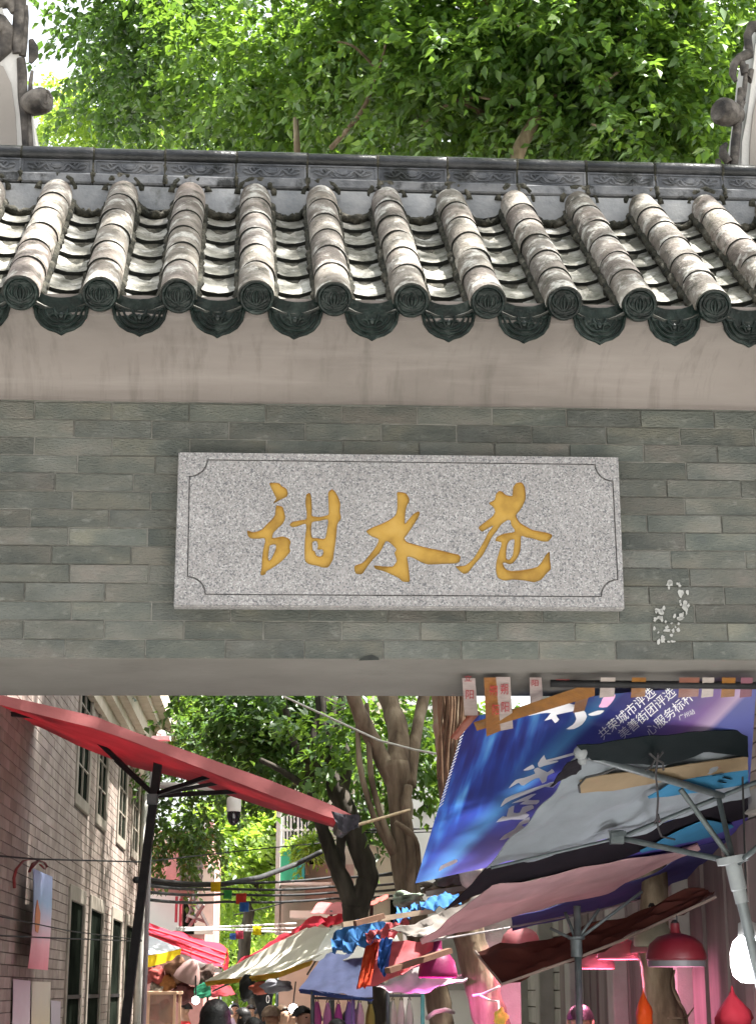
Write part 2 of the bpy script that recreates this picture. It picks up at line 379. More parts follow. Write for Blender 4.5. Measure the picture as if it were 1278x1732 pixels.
# cove (concave plaster under the eaves)
cv = MB(); prof = []
for t in np.linspace(0, 1, 14):
    a = t * math.pi / 2
    prof.append((-.015 - .36*(1-math.cos(a))**1.0, ZT - .004 + .175*math.sin(a)))
prof += [(-.378, ZT + .22), (-.378, ZT + .245), (.3, ZT + .255)]
nx = 40; xs = np.linspace(GXL, GXR, nx); vs = []; fs = []
for x in xs:
    for (y, z) in prof:
        vs.append((x, y + .0025*math.sin(x*5.1 + z*9), z + (.0025*math.sin(x*17+1) + .002*math.sin(x*41) if z < ZT + .02 else 0)))
m_ = len(prof)
for i in range(nx-1):
    for k in range(m_-1): fs.append((i*m_+k, (i+1)*m_+k, (i+1)*m_+k+1, i*m_+k+1))
cv.add(vs, fs)
cv.box((GXL, -.014, ZT - .008), (GXR, .02, ZT + .004))
gb(cv, 'cove', plasterM, smooth=True, sharp=40)

# roof --------------------------------------------------------
EA = L(565, 500, -.42)            # centre of an eave disc
TP = L(553, 332, .50)             # the same row where it meets the ridge
RS = .2648                        # spacing of the rows
run, rise = TP[1] - EA[1], TP[2] - EA[2]
SL = math.atan2(rise, run); SLEN = math.hypot(run, rise)
roof = MB()
roof.add([(GXL, EA[1]+.14, EA[2]+.02), (GXR, EA[1]+.14, EA[2]+.02), (GXR, TP[1], TP[2]-.105), (GXL, TP[1], TP[2]-.105),
          (GXL, EA[1]+.14, EA[2]-.01), (GXR, EA[1]+.14, EA[2]-.01), (GXR, TP[1], ZT+.22), (GXL, TP[1], ZT+.22)],
         [(0,1,2,3),(7,6,5,4),(0,4,5,1),(1,5,6,2),(2,6,7,3),(3,7,4,0)])
# far slope, mirrored about the ridge
yr = TP[1] + .17
roof.add([(GXL, yr, TP[2]-.02), (GXR, yr, TP[2]-.02), (GXR, yr + run - .1, EA[2]+.02), (GXL, yr + run - .1, EA[2]+.02),
          (GXL, yr, ZT+.2), (GXR, yr, ZT+.2), (GXR, yr + run - .1, EA[2]-.05), (GXL, yr + run - .1, EA[2]-.05)],
         [(3,2,1,0),(4,5,6,7),(3,7,6,2),(0,3,7,4),(1,2,6,5)])
roofo = gb(roof, 'roof', mossM)
Rs = Matrix.Rotation(SL, 4, 'X')
def slope_at(x, s, n=0):           # s metres up the slope from the eave, n above it
    return (x, EA[1] + s*math.cos(SL) - n*math.sin(SL), EA[2] + s*math.sin(SL) + n*math.cos(SL))
def barrel_mesh(ln, r0, r1, th=.013, na=14, seed=0):
    """half-round tile: axis y, bulging to +z, lower end (y=0) wider"""
    rr = random.Random(seed); mb = MB(); vs = []; rows = 5
    A = [R(-12) + (math.pi + R(24)) * k / na for k in range(na+1)]
    for i in range(rows):
        y = ln * i / (rows-1); r = r0 + (r1-r0)*i/(rows-1)
        for a in A:
            q = r * (1 + .012*math.sin(a*3 + seed*2.1 + y*13) + rr.uniform(-.004, .004))
            vs.append((q*math.cos(a), y + (rr.uniform(-.0015, .0015) if i in (0, rows-1) else 0), q*math.sin(a)))
    n = na+1; fs = []
    for i in range(rows-1):
        for k in range(na): fs.append((i*n+k, i*n+k+1, (i+1)*n+k+1, (i+1)*n+k))
    b = len(vs)
    for a in A: vs.append(((r0-th)*math.cos(a), .001, (r0-th)*math.sin(a)))
    for a in A: vs.append(((r0-th)*math.cos(a), .03, (r0-th)*math.sin(a)))
    mb.add(vs, fs, 0)
    mb.add(vs[:n] + vs[b:b+2*n], [(k+1, k, n+k, n+k+1) for k in range(na)] + [(n+k+1, n+k, 2*n+k, 2*n+k+1) for k in range(na)], 1)
    return mb.mesh('barrel_tile', [tileM, lipM], smooth=True)
barrels = [barrel_mesh(.25, .0635, .0612, th=.006, seed=i) for i in range(4)]
for b_ in barrels: b_.set_sharp_from_angle(angle=R(45))
def pan_mesh(ln, wd, sag, th=.025, seed=0):
    rr = random.Random(50+seed); mb = MB(); na = 10; rows = 3; vs = []
    for i in range(rows):
        y = ln*i/(rows-1)
        for k in range(na+1):
            t = -1 + 2*k/na; vs.append((wd/2*t, y + (rr.uniform(-.003, .003) if i == 0 else 0), sag*t*t + rr.uniform(-.0012, .0012)))
    n = na+1; fs = []
    for i in range(rows-1):
        for k in range(na): fs.append((i*n+k, i*n+k+1, (i+1)*n+k+1, (i+1)*n+k))
    mb.add(vs, fs, 0)
    top = vs[:n]; low = [(p[0], p[1]+.004, p[2]-th) for p in top]; back = [(p[0], p[1]+.05, p[2]-th) for p in top]
    mb.add(top + low + back, [(k+1, k, n+k, n+k+1) for k in range(na)] + [(n+k+1, n+k, 2*n+k, 2*n+k+1) for k in range(na)], 1)
    return mb.mesh('pan_tile', [panM, lipM], smooth=True)
pans = [pan_mesh(.255, .20, .034, seed=i) for i in range(4)]
for b_ in pans: b_.set_sharp_from_angle(angle=R(45))

def spiral(cx, cz, r0, r1, turns, a0, y=0, n=22, flip=1):
    out = []
    for i in range(n):
        t = i/(n-1); a = a0 + flip*turns*2*math.pi*t; r = r0 + (r1-r0)*t
        out.append((cx + r*math.cos(a), y, cz + r*math.sin(a)))
    return out
def bez(p0, p1, p2, p3, n=12):
    p0, p1, p2, p3 = map(np.array, (p0, p1, p2, p3))
    return [tuple((1-t)**3*p0 + 3*(1-t)**2*t*p1 + 3*(1-t)*t*t*p2 + t**3*p3) for t in np.linspace(0, 1, n)]
# eave disc: rim, sunk field, lotus
def disc_mesh():
    mb = MB(); r = .0615
    mb.lathe([(r*.97,.028),(r,.02),(r,-.004),(r*.96,-.009),(r*.86,-.009),(r*.80,-.002),(.0001,-.002)], n=28, axis=(0,1,0))
    ff = lambda p: [(x*1.08, -.0045, z*1.08) for x, z in p]
    rad = lambda n, w: [w*1.2*(.45 + .55*math.sin(math.pi*i/(n-1))) for i in range(n)]
    for sx in (-1, 1):
        for (p1, p2, p3) in [((.016*sx,-.012),(.018*sx,.012),(0,.026)), ((.03*sx,-.02),(.036*sx,.008),(.018*sx,.022)), ((.043*sx,-.012),(.046*sx,.012),(.034*sx,.024))]:
            b = bez((0,-.026), p1, p2, p3, 10); mb.tube(ff(b), rad(10, .0042), 6, up=(0,1,0))
        b = bez((0,-.036), (.02*sx,-.04), (.038*sx,-.03), (.044*sx,-.012), 9); mb.tube(ff(b), rad(9, .0032), 6, up=(0,1,0))
        b = bez((0,-.044), (.012*sx,-.046), (.022*sx,-.042), (.03*sx,-.036), 7); mb.tube(ff(b), rad(7, .003), 6, up=(0,1,0))
    mb.tube(ff([(0,-.03),(0,.0),(0,.022)]), [.003,.0065,.002], 6, up=(0,1,0))
    mb.tube(ff([(-.03,.034),(0,.042),(.03,.034)]), [.002,.003,.002], 6, up=(0,1,0))
    return mb.mesh('eave_disc', glazeM, smooth=True)
discm = disc_mesh(); discm.set_sharp_from_angle(angle=R(50))
# drip tile: an ogee shield hanging below the pan row
def drip_outline(s=1.0):
    half = [(0,-.090),(.016,-.080),(.042,-.072),(.067,-.056),(.085,-.030),(.092,-.006),(.094,.012),(.095,.050)]
    top = [(.08,.062),(.055,.050),(.03,.042),(0,.040)]
    rgt = half + top
    return [(x*s, (z+.02)*s-.02) for x, z in rgt] + [(-x*s, (z+.02)*s-.02) for x, z in reversed(rgt[1:-1])]
def drip_mesh():
    mb = MB(); o = drip_outline()
    mb.prism([(x, .006, z) for x, z in o], (0, .012, 0))
    rim = [p for p in drip_outline(.95)]
    k = len(rim); ring = [(x, .004, z) for x, z in rim]
    # rim follows the lower edge only
    low = [(-x, z) for x, z in reversed([(0,-.090),(.016,-.080),(.042,-.072),(.067,-.056),(.085,-.030),(.094,.012)])] + [(.016,-.080),(.042,-.072),(.067,-.056),(.085,-.030),(.094,.012)]
    mb.tube([(x*.96, .003, z*.96) for x, z in low], .0062, 6, up=(0,1,0))
    mb.tube([(x*.80, .004, z*.78+.004) for x, z in low], .0032, 6, up=(0,1,0))
    ff = lambda p: [(x*1.05, .002, z*1.28) for x, z in p]
    rad = lambda n, w: [w*1.25*(.5 + .5*math.sin(math.pi*i/(n-1))) for i in range(n)]
    for sx in (-1, 1):
        for b in [bez((0,-.046),(.03*sx,-.05),(.055*sx,-.034),(.068*sx,-.004),11), bez((0,-.032),(.02*sx,-.04),(.05*sx,-.02),(.052*sx,.0),11),
                  bez((.01*sx,-.03),(.012*sx,-.012),(.03*sx,-.008),(.036*sx,-.02),9), bez((.056*sx,.004),(.07*sx,-.002),(.078*sx,.006),(.08*sx,.018),8),
                  bez((0,-.012),(.014*sx,-.02),(.026*sx,-.004),(.02*sx,.002),8)]:
            mb.tube(ff(b), rad(len(b), .0042), 6, up=(0,1,0))
    mb.sphere((0, .003, -.022), (.009, .006, .011), 8, 6)
    return mb.mesh('drip_tile', glazeM, smooth=True)
dripm = drip_mesh(); dripm.set_sharp_from_angle(angle=R(50))
x0 = EA[0]
NEXP = 6; EXPO = (SLEN - .02) / NEXP
gro = MB()
for i in range(-8, 9):
    x = x0 + i * RS
    if x < GXL + .05 or x > GXR - .05: continue
    for k in range(NEXP):
        s = k * EXPO - (.012 if k == 0 else 0)
        p = slope_at(x + random.uniform(-.003, .003), s, -.012 + .0035)
        mt = Matrix.Translation(p) @ Rs @ Matrix.Rotation(random.uniform(-.012, .012), 4, 'Z') @ Matrix.Rotation(-.02 + random.uniform(-.006, .006), 4, 'X') @ Matrix.Rotation(random.uniform(-.08, .08), 4, 'Y')
        put('barrel_tile', random.choice(barrels), roofo, mat=mt)
    p = slope_at(x, -.02, -.006)
    put('eave_disc', discm, roofo, mat=Matrix.Translation(p) @ Matrix.Rotation(SL*.42, 4, 'X') @ Matrix.Rotation(random.uniform(-.06, .06), 4, 'Y') @ Matrix.Scale(.94, 4))
    xp = x + RS / 2
    if xp < GXR - .1:
        for k in range(NEXP + 1):
            s = -.004 + k * EXPO * .985
            p = slope_at(xp + random.uniform(-.004, .004), s, -.066)
            put('pan_tile', random.choice(pans), roofo, mat=Matrix.Translation(p) @ Rs @ Matrix.Rotation(-.085 + random.uniform(-.012, .012), 4, 'X') @ Matrix.Rotation(random.uniform(-.02, .02), 4, 'Z'))
        p = slope_at(xp, -.010, -.066 - .004)
        put('drip_tile', dripm, roofo, mat=Matrix.Translation((p[0], p[1] - .004, p[2] + .006)) @ Matrix.Rotation(.16 + random.uniform(-.03, .03), 4, 'X') @ Matrix.Rotation(random.uniform(-.04, .04), 4, 'Y'))
    # rough mortar beds along both sides of the barrel row
    for sx in (-1, 1):
        nn = 60; pts = []; rad = []
        for q in range(nn):
            s = .03 + (SLEN - .03) * q / (nn-1)
            pts.append(slope_at(x + sx*(.060 + random.uniform(-.004, .005)), s, -.034 + random.uniform(-.006, .006))); rad.append(random.uniform(.011, .021))
        gro.tube(pts, rad, 6)
gro_o = gb(gro, 'mortar_bed', mossM, parent=roofo, smooth=True); gro_o['kind'] = 'stuff'

# ridge -------------------------------------------------------
yf = .485
zc0 = L(640, 326, yf)[2]; zc1 = L(640, 307, yf)[2]; zc2 = L(640, 284, yf)[2]; zc3 = L(640, 263, yf)[2]
ridge = MB(); ridge.box((GXL, yf+.01, TP[2]-.22), (GXR, yf + .30, zc3 - .04)); ridgeo = gb(ridge, 'ridge', mossM)
SEG = .2875
def rjit(): return random.uniform(-.003, .003)
# base course, relief course, cap: one piece of each per segment
def base_mesh(dx):
    mb = MB(); h = zc1 - zc0; w2 = SEG/2 - .004
    prof = [(-.020,0),(-.026,.006),(-.026,h-.012),(-.018,h-.004),(0,h),(.03,h),(.03,0)]
    vs = []; n = len(prof)
    for x in (-w2, -w2+.003, w2-.003, w2):
        k = .985 if abs(x) > w2-.001 else 1
        for y, z in prof: vs.append((x, y + (.002 if k < 1 else 0), z))
    fs = []
    for a in range(3):
        for k in range(n): k2 = (k+1) % n; fs.append((a*n+k, (a+1)*n+k, (a+1)*n+k2, a*n+k2))
    fs += [tuple(range(n)), tuple(reversed(range(3*n, 4*n)))]
    mb.add(vs, fs); return mb.mesh('ridge_base_tile', rbaseM)
def relief_mesh():
    mb = MB(); h = zc2 - zc1; w2 = SEG/2 - .003
    mb.box((-w2, 0, 0), (w2, .03, h))
    # raised margin
    mb.box((-w2, -.005, h-.006), (w2, .002, h)); mb.box((-w2, -.005, 0), (w2, .002, .005))
    for sx in (-1, 1): mb.box((min(sx*w2, sx*(w2-.008)), -.005, .006), (max(sx*w2, sx*(w2-.008)), .002, h-.007))
    ff = lambda p: [(x, -.005, z + h*.5) for x, z in p]
    rad = lambda n, w: [w*1.15*(.45 + .55*math.sin(math.pi*(i+.5)/n)) for i in range(n)]
    q = h/.062
    T = lambda pts, w: mb.tube(ff([(x, z*q) for x, z in pts]), rad(len(pts), w), 6, up=(0,1,0))
    # lotus in the middle
    mb.sphere((0, -.002, h*.56), (.024, .008, .016*q), 12, 7)
    T(bez((-.028,.012),(-.034,-.014),(.034,-.014),(.028,.012),13), .0036)
    T(bez((-.016,.012),(-.012,-.008),(.012,-.008),(.016,.012),9), .0028)
    for sx in (-1, 1):
        T(bez((0,-.02),(.02*sx,-.022),(.03*sx,-.016),(.036*sx,-.004),9), .0042)
        T(bez((.012*sx,-.014),(.03*sx,-.012),(.036*sx,.004),(.044*sx,.006),9), .004)
        T(bez((.044*sx,.006),(.06*sx,.004),(.062*sx,-.014),(.08*sx,-.014),11), .0052)
        T(bez((.08*sx,-.014),(.098*sx,-.014),(.10*sx,-.008),(.116*sx,-.004),9), .0046)
        T(bez((.07*sx,-.010),(.086*sx,-.004),(.092*sx,.010),(.084*sx,.014),10), .0042)
        T(bez((.084*sx,.014),(.074*sx,.016),(.066*sx,.008),(.072*sx,.004),8), .0034)
        T(bez((.05*sx,.012),(.06*sx,.016),(.068*sx,.014),(.072*sx,.016),7), .003)
        T(bez((.094*sx,.006),(.104*sx,.012),(.112*sx,.010),(.118*sx,.006),8), .0036)
        T(bez((.026*sx,-.022),(.04*sx,-.022),(.048*sx,-.016),(.052*sx,-.008),8), .0034)
    return mb.mesh('ridge_relief_tile', ridgeM, smooth=True)
def cap_mesh():
    mb = MB(); w2 = SEG/2 - .0015; r = (zc3 - zc2)*.56; n = 12; vs = []
    for x in (-w2, -w2+.004, w2-.004, w2):
        rr = r*(.94 if abs(x) > w2-.001 else 1)
        for k in range(n): t = 2*math.pi*k/n; vs.append((x, rr*math.cos(t), rr*math.sin(t)))
    fs = []
    for a in range(3):
        for k in range(n): k2 = (k+1) % n; fs.append((a*n+k, a*n+k2, (a+1)*n+k2, (a+1)*n+k))
    fs += [tuple(reversed(range(n))), tuple(range(3*n, 4*n))]
    mb.add(vs, fs); mb.box((-w2+.004, -.006, -r*1.0), (w2-.004, .16, r*.6))
    return mb.mesh('ridge_cap_tile', rcapM, smooth=True)
basem = base_mesh(0); reliefm = relief_mesh(); reliefm.set_sharp_from_angle(angle=R(45)); capm = cap_mesh(); capm.set_sharp_from_angle(angle=R(45))
xr0 = L(158, 300, yf)[0]
for i in range(-6, 15):
    x = xr0 + (i + .5) * SEG
    if x < GXL + SEG/2 or x > GXR - SEG/2: continue
    put('ridge_base_tile', basem, ridgeo, loc=(x + rjit(), yf + rjit(), zc0 + rjit()*.6), rot=(0, rjit(), rjit()))
    put('ridge_relief_tile', reliefm, ridgeo, loc=(x + rjit(), yf - .002 + rjit()*.5, zc1 + .001), rot=(0, rjit()*.5, rjit()))
    put('ridge_cap_tile', capm, ridgeo, loc=(x + rjit(), yf + .01 + rjit(), zc2 + (zc3-zc2)*.5 + rjit()*.4), rot=(random.uniform(-.1, .1), rjit(), rjit()))
# joints between segments, filled with dark mortar
jb = MB()
for i in range(-6, 15):
    x = xr0 + i * SEG
    if x < GXL + .05 or x > GXR - .05: continue
    jb.tube([(x + rjit(), yf - .022 + rjit(), z) for z in np.linspace(zc0+.004, zc1-.006, 5)], [random.uniform(.006, .013) for _ in range(5)], 6)
    jb.tube([(x + rjit(), yf - .0 + rjit(), z) for z in np.linspace(zc1, zc2, 5)], [random.uniform(.006, .009) for _ in range(5)], 6)
    rr_ = (zc3 - zc2)*.56
    jb.lathe([(rr_+.0005, -.005), (rr_+.003, 0), (rr_+.0005, .005)], c=(x, yf+.01, zc2 + (zc3-zc2)*.5), n=12, axis=(1,0,0))
jo_ = gb(jb, 'joint_mortar', mossM, parent=ridgeo, smooth=True); jo_['kind'] = 'stuff'
# scalloped plaster between the heads of the barrel rows
for i in range(-8, 9):
    xc = x0 + (i + .5) * RS
    if xc < GXL + .15 or xc > GXR - .15: continue
    ztop = zc0 - .006; hgt = .115 + random.uniform(-.012, .01); hw = .098
    pts = [(-hw, ztop), (-hw+.004, ztop - hgt*.3), (-hw+.022, ztop - hgt*.66), (-hw+.05, ztop - hgt*.9), (0, ztop - hgt), (hw-.05, ztop - hgt*.9), (hw-.022, ztop - hgt*.66), (hw-.004, ztop - hgt*.3), (hw, ztop)]
    mb = MB(); mb.prism([(xc + x + random.uniform(-.005, .005), yf - .018, z + random.uniform(-.004, .004)) for x, z in pts], (0, .028, 0))
    gb(mb, 'scallop_plaster', scalM, parent=ridgeo)
# lumpy moss along the foot of the ridge
lm = MB()
for i in range(-8, 9):
    xc = x0 + (i + .5) * RS
    if xc < GXL + .15 or xc > GXR - .15: continue
    pts = []; rad = []
    for t in np.linspace(-1, 1, 19):
        zz = zc0 - .125 - .012*math.cos(t*2) + .11*abs(t)**3.2
        pts.append((xc + t*.112, yf - .006 + random.uniform(-.008, .004) - .02*(1-abs(t)), zz + random.uniform(-.005, .005))); rad.append(random.uniform(.013, .024))
    lm.tube(pts, rad, 7)
    xb = x0 + i*RS
    pts = []; rad = []
    for t in np.linspace(0, math.pi, 15):
        pts.append((xb + .074*math.cos(t), yf - .012 + random.uniform(-.006, .004), TP[2] - .014 + .066*math.sin(t) + random.uniform(-.004, .004))); rad.append(random.uniform(.009, .017))
    lm.tube(pts, rad, 7)
lo_ = gb(lm, 'ridge_foot_moss', mossM, parent=ridgeo, smooth=True); lo_['kind'] = 'stuff'

# flanking gables behind the ridge ------------------------------
def gl(px, py, y): return tuple(L(px, py, y))
def gw(px, py, y): return np.array(GM @ Vector(L(px, py, y)))
GD = np.array(GM.to_3x3() @ Vector((0, 1, 0)))
for side in (0, 1):
    t = thing('gable_wall', ['white rimmed gable with dark clay scrolls at the left end of the ridge', 'white gable with brown clay scrolls at the right end of the ridge'][side], 'gable', loc=gw([10, 1270][side], 270, .95) * np.array([1, 1, 0]))
    y = 1.0
    body = [[(-120,330),(66,330),(60,240),(55,200),(46,150),(35,100),(20,60),(-20,-60),(-120,-90)],
            [(1400,330),(1252,330),(1254,240),(1262,200),(1270,140),(1276,80),(1290,10),(1330,-60),(1400,-90)]][side]
    mb = MB(); mb.prism([gw(px, py, y) for px, py in body], GD*.30); mb.build('gable', whitewM, t)
    inner = [[(-100,330),(29,330),(29,240),(26,190),(19,140),(6,112),(-30,100),(-100,96)], [(1390,330),(1266,330),(1268,240),(1273,190),(1284,140),(1310,110),(1390,96)]][side]
    mb = MB(); mb.prism([gw(px, py, y-.012) for px, py in inner], GD*.032); mb.build('arch_panel', gablegM, t)
    # base down to the gate's back so it stands on the wall
    bx = [(-160, -60), (1350, 1450)][side]
    mb = MB(); a = gw(bx[0], 325, y); b = gw(bx[1], 325, y)
    mb.prism([a, b, [b[0], b[1], 0], [a[0], a[1], 0]], GD*.30); mb.build('wall', brickM, t)
    def piece(pts, rad, name='scroll', yy=y, sq=1.3, n=10):
        mb = MB(); P = [gw(px, py, yy) for px, py in pts]
        mb.tube(P, [r*PPM(7.1) for r in (rad if hasattr(rad, '__len__') else [rad]*len(P))], n, squash=1.0)
        return mb.build(name, ornM, t, smooth=True, sharp=60)
    if side == 0:
        piece([(44,250),(43,220),(41,195),(39,165),(38,120),(36,100)], [6,7,7,9,9,8]); piece([(53,250),(51,225),(50,205),(50,180)], [5,5,4,4])
        piece([(30,92),(31,60),(33,25),(36,-10)], [9,12,11,11]); piece([(40,95),(41,70),(44,30),(44,10)], [5,7,6,5])
        piece([(53,68),(57,80),(57,95),(52,106)], [5,9,9,4], 'boss'); piece([(55,120),(52,140),(52,160),(56,172)], [3,4,5,4])
        piece([(-30,30),(0,45),(14,55),(8,85),(-5,104),(-40,80)], [20,22,15,14,9,10]); piece([(-30,-10),(5,0),(20,6),(24,22)], [16,18,12,6])
        mb = MB(); cpt = gw(66, 172, y-.03); mb.lathe([(.002,-.05),(.042,-.05),(.058,-.03),(.06,0),(.052,.06),(.04,.09)], c=cpt, n=16, axis=(-.75,.6,.1)); mb.tube([cpt + np.array([.035*math.cos(a)*(1-a/14)*.6 + .037, -.033, .04*math.sin(a)*(1-a/14)]) for a in np.linspace(0, 10, 26)], .006, 6); mb.build('boss', ornM, t, smooth=True, sharp=50)
    else:
        piece([(1240,280),(1243,240),(1247,205),(1250,180),(1252,150)], [8,9,8,7,6]); piece([(1256,170),(1259,140),(1262,110)], [4,5,4])
        piece([(1290,45),(1270,45),(1263,60),(1265,80),(1270,90)], [14,11,8,8,4]); piece([(1268,90),(1250,98),(1240,110),(1238,125),(1243,138)], [10,9,8,7,4])
        piece([(1254,105),(1258,125),(1266,135),(1270,118)], [6,7,8,5]); piece([(1255,172),(1247,190),(1243,205)], [6,8,5])
        piece([(1232,275),(1222,262),(1222,250),(1228,243)], [8,9,7,4], 'boss'); piece([(1215,285),(1213,270)], [7,5], 'boss')
        mb = MB(); cpt = gw(1226, 190, y-.03); mb.lathe([(.002,-.05),(.045,-.05),(.062,-.03),(.064,0),(.052,.06),(.04,.09)], c=cpt, n=16, axis=(.75,.6,.1)); mb.build('boss', ornM, t, smooth=True, sharp=50)

# name plaque ---------------------------------------------------
def poly_catmull(P, sub=3):
    P = [np.array(p, float) for p in P]; n = len(P); out = []
    for i in range(n):
        p0, p1, p2, p3 = P[i-1], P[i], P[(i+1) % n], P[(i+2) % n]
        # keep sharp corners sharp
        for s in range(sub):
            t = s/sub
            a = .5*((2*p1) + (p2-p0)*.7*t*2*.5 + (2*p0*.0)) if False else None
            m1 = (p2-p0)*.35; m2 = (p3-p1)*.35
            h = (2*t**3-3*t**2+1)*p1 + (t**3-2*t**2+t)*m1 + (-2*t**3+3*t**2)*p2 + (t**3-t**2)*m2
            out.append(h)
    return out
yP = -.050; yI = -.060; yG = -.0505
A = (410, 810, 7.1); B = (590, 810, 6.39); C3 = (760, 805, 6.726)
glyphs = [
 [(A, [(325,50),(440,50),(465,80),(500,100),(530,120),(545,170),(535,210),(490,235),(430,265),(370,300),(385,265),(405,240),(385,190),(350,120)], []),
  (A, [(405,320),(480,335),(500,390),(515,460),(490,530),(430,590),(375,645),(360,690),(370,710),(480,690),(555,715),(580,760),(565,820),(575,870),(530,930),(460,1000),(360,1070),(290,1110),(280,1140),(240,1160),(215,1140),(230,1060),(235,960),(250,840),(270,760),(265,715),(180,720),(100,715),(65,680),(60,620),(130,640),(230,610),(290,545),(350,490),(390,430)],
     [[(330,800),(400,790),(395,850),(350,950),(320,980),(310,930),(320,860)]]),
  (A, [(765,190),(810,170),(830,250),(835,380),(840,445),(930,455),(1020,435),(1035,400),(1030,250),(1030,160),(1075,125),(1110,150),(1150,220),(1175,300),(1170,400),(1185,470),(1140,545),(1130,640),(1115,780),(1095,900),(1085,970),(1030,1060),(960,1065),(900,1045),(800,1025),(750,980),(745,860),(750,720),(765,600),(755,540),(660,570),(600,580),(565,555),(600,515),(700,495),(765,480),(770,400),(755,300)],
     [[(840,520),(930,505),(1025,490),(1015,600),(990,715),(900,710),(835,700),(825,600)], [(840,760),(890,750),(905,800),(900,850),(960,850),(970,890),(940,930),(890,920),(870,870),(845,850)]])],
 [(B, [(520,145),(580,145),(620,160),(650,210),(650,250),(625,290),(610,360),(605,480),(640,440),(700,375),(750,350),(765,375),(740,430),(690,510),(630,600),(600,640),(625,680),(720,710),(850,745),(980,770),(1100,800),(1185,820),(1205,850),(1190,900),(1140,915),(1000,920),(850,925),(760,890),(680,850),(630,845),(640,920),(650,1010),(655,1110),(580,1110),(540,1075),(470,1040),(380,1000),(290,975),(270,935),(370,945),(470,945),(500,910),(515,880),(490,800),(510,760),(440,690),(400,675),(375,720),(330,800),(260,870),(190,960),(140,1030),(70,1020),(60,940),(150,905),(230,810),(290,730),(320,655),(250,625),(200,590),(190,560),(260,520),(350,485),(440,440),(500,390),(520,320),(520,220)], [])],
 [(C3, [(65,1030),(118,1025),(180,1015),(260,950),(320,860),(390,740),(440,640),(495,565),(430,600),(370,635),(330,600),(340,570),(420,510),(490,455),(515,400),(490,350),(445,310),(510,270),(525,210),(560,170),(600,180),(640,215),(710,225),(720,130),(760,80),(820,75),(855,130),(865,250),(840,320),(800,390),(755,450),(800,530),(880,580),(950,615),(1080,640),(1150,660),(1165,690),(1120,745),(1050,745),(950,715),(870,700),(815,685),(810,780),(800,860),(770,930),(720,990),(680,1005),(620,985),(605,1000),(640,1060),(700,1080),(800,1075),(920,1055),(1000,1030),(1050,970),(1090,900),(1135,860),(1140,950),(1150,1060),(1100,1110),(1040,1180),(960,1210),(850,1190),(720,1180),(620,1190),(550,1160),(525,1080),(530,980),(560,870),(590,760),(520,740),(540,690),(620,655),(720,640),(740,620),(700,560),(690,510),(655,505),(590,550),(540,620),(480,700),(430,800),(370,910),(280,1010),(210,1100),(150,1110)],
     [[(690,730),(735,725),(730,800),(715,900),(680,950),(645,940),(645,840),(660,770)]])]]
def to2d(org, pts): 
    q = [L(org[0] + x/org[2], org[1] + y/org[2], yI) for x, y in pts]
    return poly_catmull([(p[0], p[2]) for p in q])
def curve_fill(loops, name, extr=0.0):
    cu = bpy.data.curves.new(name, 'CURVE'); cu.dimensions = '2D'; cu.fill_mode = 'BOTH'; cu.extrude = extr
    for lp in loops:
        sp = cu.splines.new('POLY'); sp.points.add(len(lp)-1); sp.use_cyclic_u = True
        for p, (x, z) in zip(sp.points, lp): p.co = (x, z, 0, 1)
    o = bpy.data.objects.new('tmp', cu); COL.objects.link(o)
    dg = bpy.context.evaluated_depsgraph_get(); me = bpy.data.meshes.new_from_object(o.evaluated_get(dg))
    bpy.data.objects.remove(o); bpy.data.curves.remove(cu); me.name = name
    return me
def xz(me, y):         # curve plane (x,y) -> gate plane (x,z)
    n = len(me.vertices); co = np.empty(n*3, dtype=np.float32); me.vertices.foreach_get('co', co); co = co.reshape(-1, 3)
    out = np.stack([co[:, 0], y - co[:, 2], co[:, 1]], 1); me.vertices.foreach_set('co', out.ravel()); me.update(); return me
plc = thing('name_plaque', 'grey granite plaque with three gold brush-written characters on the brick gate', 'plaque', mat=GM @ Matrix.Translation((.078, 0, 2.887)))
PO = np.array([.078, 0, 2.887])
def pl_place(me, name, parent=plc):
    o = put(name, me, parent, loc=tuple(-PO)); return o
pb = MB(); P1 = [L(302,765,yP), L(1045,773.5,yP), L(1055.5,1029.5,yP), L(294,1025.5,yP)]
pb.prism([P1[0], P1[3], P1[2], P1[1]], (0, .049, 0)); me = pb.mesh('slab', graniteM); o = pl_place(me, 'slab'); bev(o, .003, 2)
# raised panel with hollowed corners
xa, za = L(318, 1004, yI)[[0, 2]]; xb, zb = L(1033, 787, yI)[[0, 2]]
r_ = .062; outl = []
for (cx, cz, a0, a1) in [(xa, za, 90, 0), (xb, za, 180, 90), (xb, zb, 270, 180), (xa, zb, 360, 270)]:
    for t in np.linspace(a0, a1, 9): outl.append((cx + r_*math.cos(R(t)), cz + r_*math.sin(R(t))))
loops = [outl]
for gset in glyphs:
    for org, o_, hs_ in gset:
        loops.append(to2d(org, o_))
        for h_ in hs_: loops.append(to2d(org, h_))
me = curve_fill(loops, 'inner_panel', .0045); xz(me, yI + .0045); me.materials.clear(); me.materials.append(graniteM)
pl_place(me, 'inner_panel')
cxm, czm = (xa+xb)/2, (za+zb)/2; g_ = .0045
out2 = []
for (cx, cz, a0, a1, sx, sz) in [(xa, za, 90, 0, -1, -1), (xb, za, 180, 90, 1, -1), (xb, zb, 270, 180, 1, 1), (xa, zb, 360, 270, -1, 1)]:
    for t in np.linspace(a0, a1, 9): out2.append((cx + sx*g_ + (r_ - 0)*math.cos(R(t)), cz + sz*g_ + (r_ - 0)*math.sin(R(t))))
rect = [(p[0] + (.0035 if p[0] < cxm else -.0035), p[2] + (.0035 if p[2] < czm else -.0035)) for p in P1]
me = curve_fill([rect, out2], 'border', .0045); xz(me, yI + .0037); me.materials.clear(); me.materials.append(graniteM); pl_place(me, 'border')
